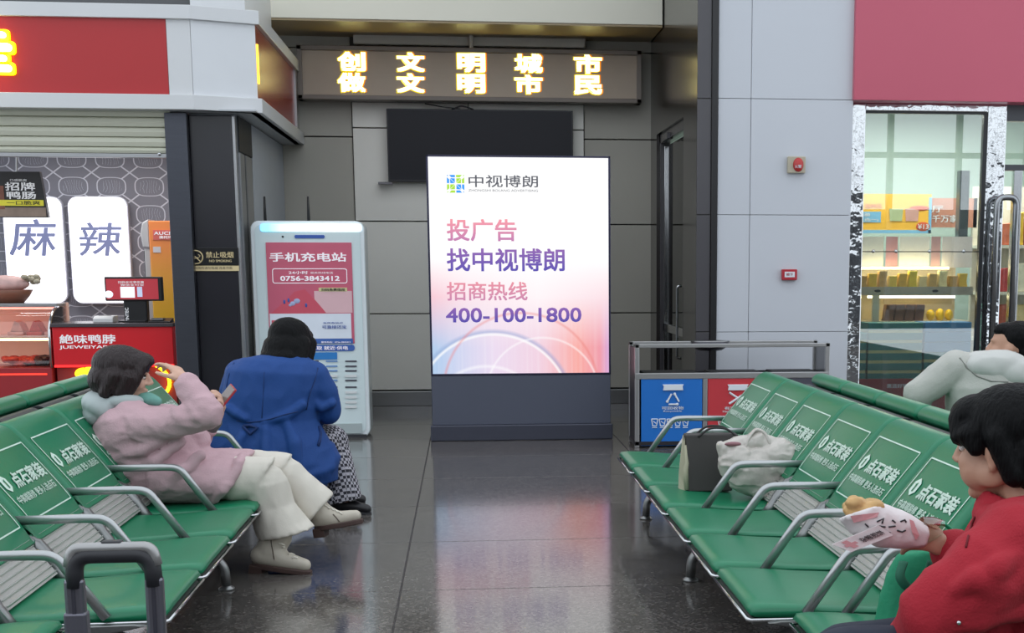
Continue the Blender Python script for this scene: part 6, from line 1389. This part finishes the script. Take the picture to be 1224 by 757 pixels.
obj('pink_packet', MB().ell(P(876, 531, YP - 0.05), (0.04, 0.014, 0.011)), mat('packet_pink', '#8d5f66', 0.5, var=0.2), pb, smooth=True)
# suitcase with telescopic handle
YS_ = 3.2
s0, s1 = P(93, 757, YS_), P(188, 757, YS_)
sc_ = thing('suitcase', 'dark suitcase with an extended grey telescopic handle near the left bench', 'suitcase', V(((s0.x + s1.x) / 2, YS_, 0)))
cx = (s0.x + s1.x) / 2; ztop = 0.575
obj('shell', MB().prism(rrect(cx - 0.24, cx + 0.24, 0.07, ztop, 0.05), 'y', YS_ - 0.22, YS_ + 0.06), mat('suitcase_grey', '#33343a', 0.45, var=0.1), sc_, bevel=0.02)
for k in range(6): obj('shell_rib', bx(cx - 0.2 + k * 0.075, cx - 0.185 + k * 0.075, YS_ - 0.226, YS_ - 0.2, 0.12, ztop - 0.06), MATS['suitcase_grey'], sc_, bevel=0.004)
for sx in (-0.18, 0.18):
    for yy in (-0.18, 0.02): obj('wheel', MB().lathe([(0.012, -0.012), (0.034, -0.012), (0.036, 0.0), (0.034, 0.012), (0.012, 0.012)], (cx + sx, YS_ + yy, 0.036), 14, 'x'), MATS['black_plastic'], sc_, smooth=True)
post = mat('handle_alu', '#7d7c86', 0.3, 0.85, var=0.1, stretch=(20, 20, 1)); ptop = P(140, 690, YS_).z
for x_, wd in ((s0.x, 0.0205), (s1.x, 0.019)):
    obj('handle_tube', bx(x_ - wd, x_ + wd, YS_ - 0.016, YS_ + 0.016, ztop - 0.02, ptop), post, sc_, bevel=0.008)
    obj('tube_groove', bx(x_ - 0.004, x_ + 0.004, YS_ - 0.0175, YS_ - 0.015, ztop, ptop), mat('groove_dark', '#4c4b55', 0.4, 0.6), sc_)
zc1 = P(93, 731, YS_).z; obj('tube_collar', bx(s0.x - 0.024, s0.x + 0.024, YS_ - 0.019, YS_ + 0.019, ztop - 0.02, zc1), mat('collar_grey', '#6f6e78', 0.35, 0.7), sc_, bevel=0.006)
gt = P(140, 663, YS_).z
grp = bend([(s0.x, YS_, ptop - 0.02), (s0.x + 0.004, YS_, gt), (s1.x - 0.004, YS_, gt), (s1.x, YS_, ptop - 0.02)], 0.06, 8)
obj('grip', MB().tube(grp, 0.0235, 12, 0.8), mat('grip_black', '#2a2a2f', 0.5), sc_, smooth=True)
obj('grip_trim', MB().tube([p + V((0, -0.006, 0.016)) for p in bend([(s0.x - 0.008, YS_, ptop + 0.01), (s0.x + 0.0, YS_, gt), (s1.x, YS_, gt), (s1.x + 0.008, YS_, ptop + 0.01)], 0.06, 8)], 0.0125, 10), mat('grip_silver', '#a5a4a4', 0.35, 0.6), sc_, smooth=True)
obj('release_button', MB().box(cx - 0.022, cx + 0.022, YS_ - 0.012, YS_ + 0.012, gt + 0.02, gt + 0.031), MATS['grip_black'], sc_, bevel=0.004)
# wrapped pancake
YF = Y2 + 0.16
fw = thing('wrapped_pancake', 'stuffed pancake in pink and white printed paper held by the woman in red', 'food', P(1050, 630, YF))
paper = mat('printed_paper', '#e6dedf', 0.6, var=0.05, bump=0.3, bscale=25); pinkp = mat('paper_pink', '#d79a9e', 0.6)
g = MB(); g.loft([(P(1031, 612, YF), V((0.058, 0, 0.018)), V((0.012, 0.05, -0.012))), (P(1042, 622, YF), V((0.055, 0, 0.03)), V((0.0, 0.05, 0))), (P(1062, 632, YF), V((0.032, 0, 0.045)), V((0, 0.045, 0))), (P(1088, 637, YF), V((0.014, 0, 0.04)), V((0, 0.035, 0))), (P(1106, 641, YF), V((0.005, 0, 0.028)), V((0, 0.028, 0)))], 22)
wrp = remeshed('paper_wrap', g, paper, fw, 0.005, 2, 0.006, 14)
g = MB()
rr = random.Random(11)
for k in range(15): g.ell(P(1015 + rr.random() * 34, 600 + rr.random() * 8 + (4 if k < 4 else 0), YF - 0.02 + rr.random() * 0.05), (0.02 + rr.random() * 0.01, 0.02, 0.016), None, 10, 7)
g.ell(P(1033, 610, YF), (0.055, 0.04, 0.022))
remeshed('pancake', g, mat('pancake_gold', '#c79f68', 0.6, var=0.35, scale=40), fw, 0.004, 2, 0.004, 40)
fl = [P(995, 651, YF - 0.06), P(1050, 628, YF - 0.058), P(1068, 640, YF - 0.055), P(1018, 660, YF - 0.06)]
ft = V((0, 0.003, 0)); g = MB().add([p for p in fl] + [p + ft for p in fl], [(0, 1, 2, 3), (7, 6, 5, 4), (0, 4, 5, 1), (1, 5, 6, 2), (2, 6, 7, 3), (3, 7, 4, 0)])
flap = obj('paper_flap', g, paper, fw)
def flp(u_, v_): return fl[0].lerp(fl[1], u_).lerp(fl[3].lerp(fl[2], u_), 1 - v_) + V((0, -0.002, 0))
g = MB()
for (u0, u1, v0, v1) in ((0.08, 0.34, 0.42, 0.62), (0.14, 0.26, 0.2, 0.9)): g.add([flp(u0, v0), flp(u1, v0), flp(u1, v1), flp(u0, v1)], [(0, 1, 2, 3)])
obj('pink_cross', g, pinkp, flap); obj('lettering', text_on('杂粮煎饼', lambda u_, v_: flp(0.42 + 0.5 * u_, 0.3 + 0.4 * v_), 0.01), dk_ink, flap)
bpy.context.view_layer.update()
def patch(ob, pts, m, name):
    q = [on_mesh(ob, x, y, 0.004)[0] for x, y in pts]
    if all(q): obj(name, MB().add(q, [tuple(range(len(q)))]), m, ob)
patch(wrp, [(1018, 617), (1030, 615), (1050, 613), (1048, 618), (1032, 622), (1021, 624)], pinkp, 'pink_band'); patch(wrp, [(1086, 622), (1091, 624), (1098, 640), (1094, 645), (1089, 636)], pinkp, 'pink_band')
for pts in ([(1048, 624), (1056, 620), (1054, 626)], [(1062, 630), (1070, 629)], [(1076, 624), (1081, 622), (1083, 625)], [(1040, 632), (1047, 634), (1052, 640)], [(1058, 636), (1064, 637)], [(1050, 629), (1058, 630)], [(1072, 634), (1078, 636), (1082, 634)], [(1034, 626), (1038, 630)], [(1066, 622), (1070, 625)]): seam('ink_stroke', pts, 0.0022, dk_ink, wrp, wrp)
# clear plastic sleeve around the hand end
g = MB(); g.loft([(P(1098, 634, YF + 0.01), V((0.01, 0, 0.035)), V((0, 0.03, 0))), (P(1112, 634, YF + 0.02), V((0.008, 0, 0.035)), V((0, 0.03, 0))), (P(1126, 632, YF + 0.04), V((0.005, 0, 0.022)), V((0, 0.02, 0)))], 14, False)
obj('clear_sleeve', g, glass('clear_film', '#e8efe8', 0.1, 0.1), fw, smooth=True)
# green shopping bag
YG = 3.86
gb = thing('green_shopping_bag', 'green fabric shopping bag leaning beside the woman in red', 'bag', V((P(1080, 757, YG).x, YG, SH)))
gm = mat('green_nonwoven', '#06835c', 0.7, var=0.08, scale=8, bump=0.2, bscale=60)
zz0 = SH - 0.01; xA, xB = P(1042, 757, YG).x, P(1150, 757, YG).x; xT0, xT1 = P(1074, 662, YG).x, P(1160, 640, YG).x; zTp = P(1100, 655, YG).z
g = MB().loft([(V(((xA + xB) / 2, YG, zz0 + 0.01)), V(((xB - xA) / 2, 0, 0)), V((0, 0.09, 0))), (V(((xA + xB) / 2 + 0.01, YG, zz0 + 0.1)), V(((xB - xA) / 2, 0, 0)), V((0, 0.1, 0))), (V(((xT0 + xT1) / 2 - 0.01, YG, zTp - 0.08)), V(((xT1 - xT0) / 2 + 0.02, 0, 0)), V((0, 0.07, 0))), (V(((xT0 + xT1) / 2, YG, zTp)), V(((xT1 - xT0) / 2, 0, 0.02)), V((0, 0.045, 0)))], 24)
remeshed('bag_body', g, gm, gb, 0.007, 3, 0.009, 8)
obj('handle', MB().tube(bez([P(1080, 672, YG - 0.07), P(1076, 690, YG - 0.10), P(1088, 703, YG - 0.11), P(1104, 692, YG - 0.1), P(1112, 672, YG - 0.08)], 6), 0.013, 8, 0.4), mat('green_strap', '#0a5f46', 0.7), gb, smooth=True)
obj('handle', MB().tube(bez([P(1106, 650, YG + 0.03), P(1112, 632, YG + 0.03), P(1126, 626, YG + 0.03), P(1140, 636, YG + 0.03)], 6), 0.014, 8, 0.4), MATS['green_nonwoven'], gb, smooth=True)
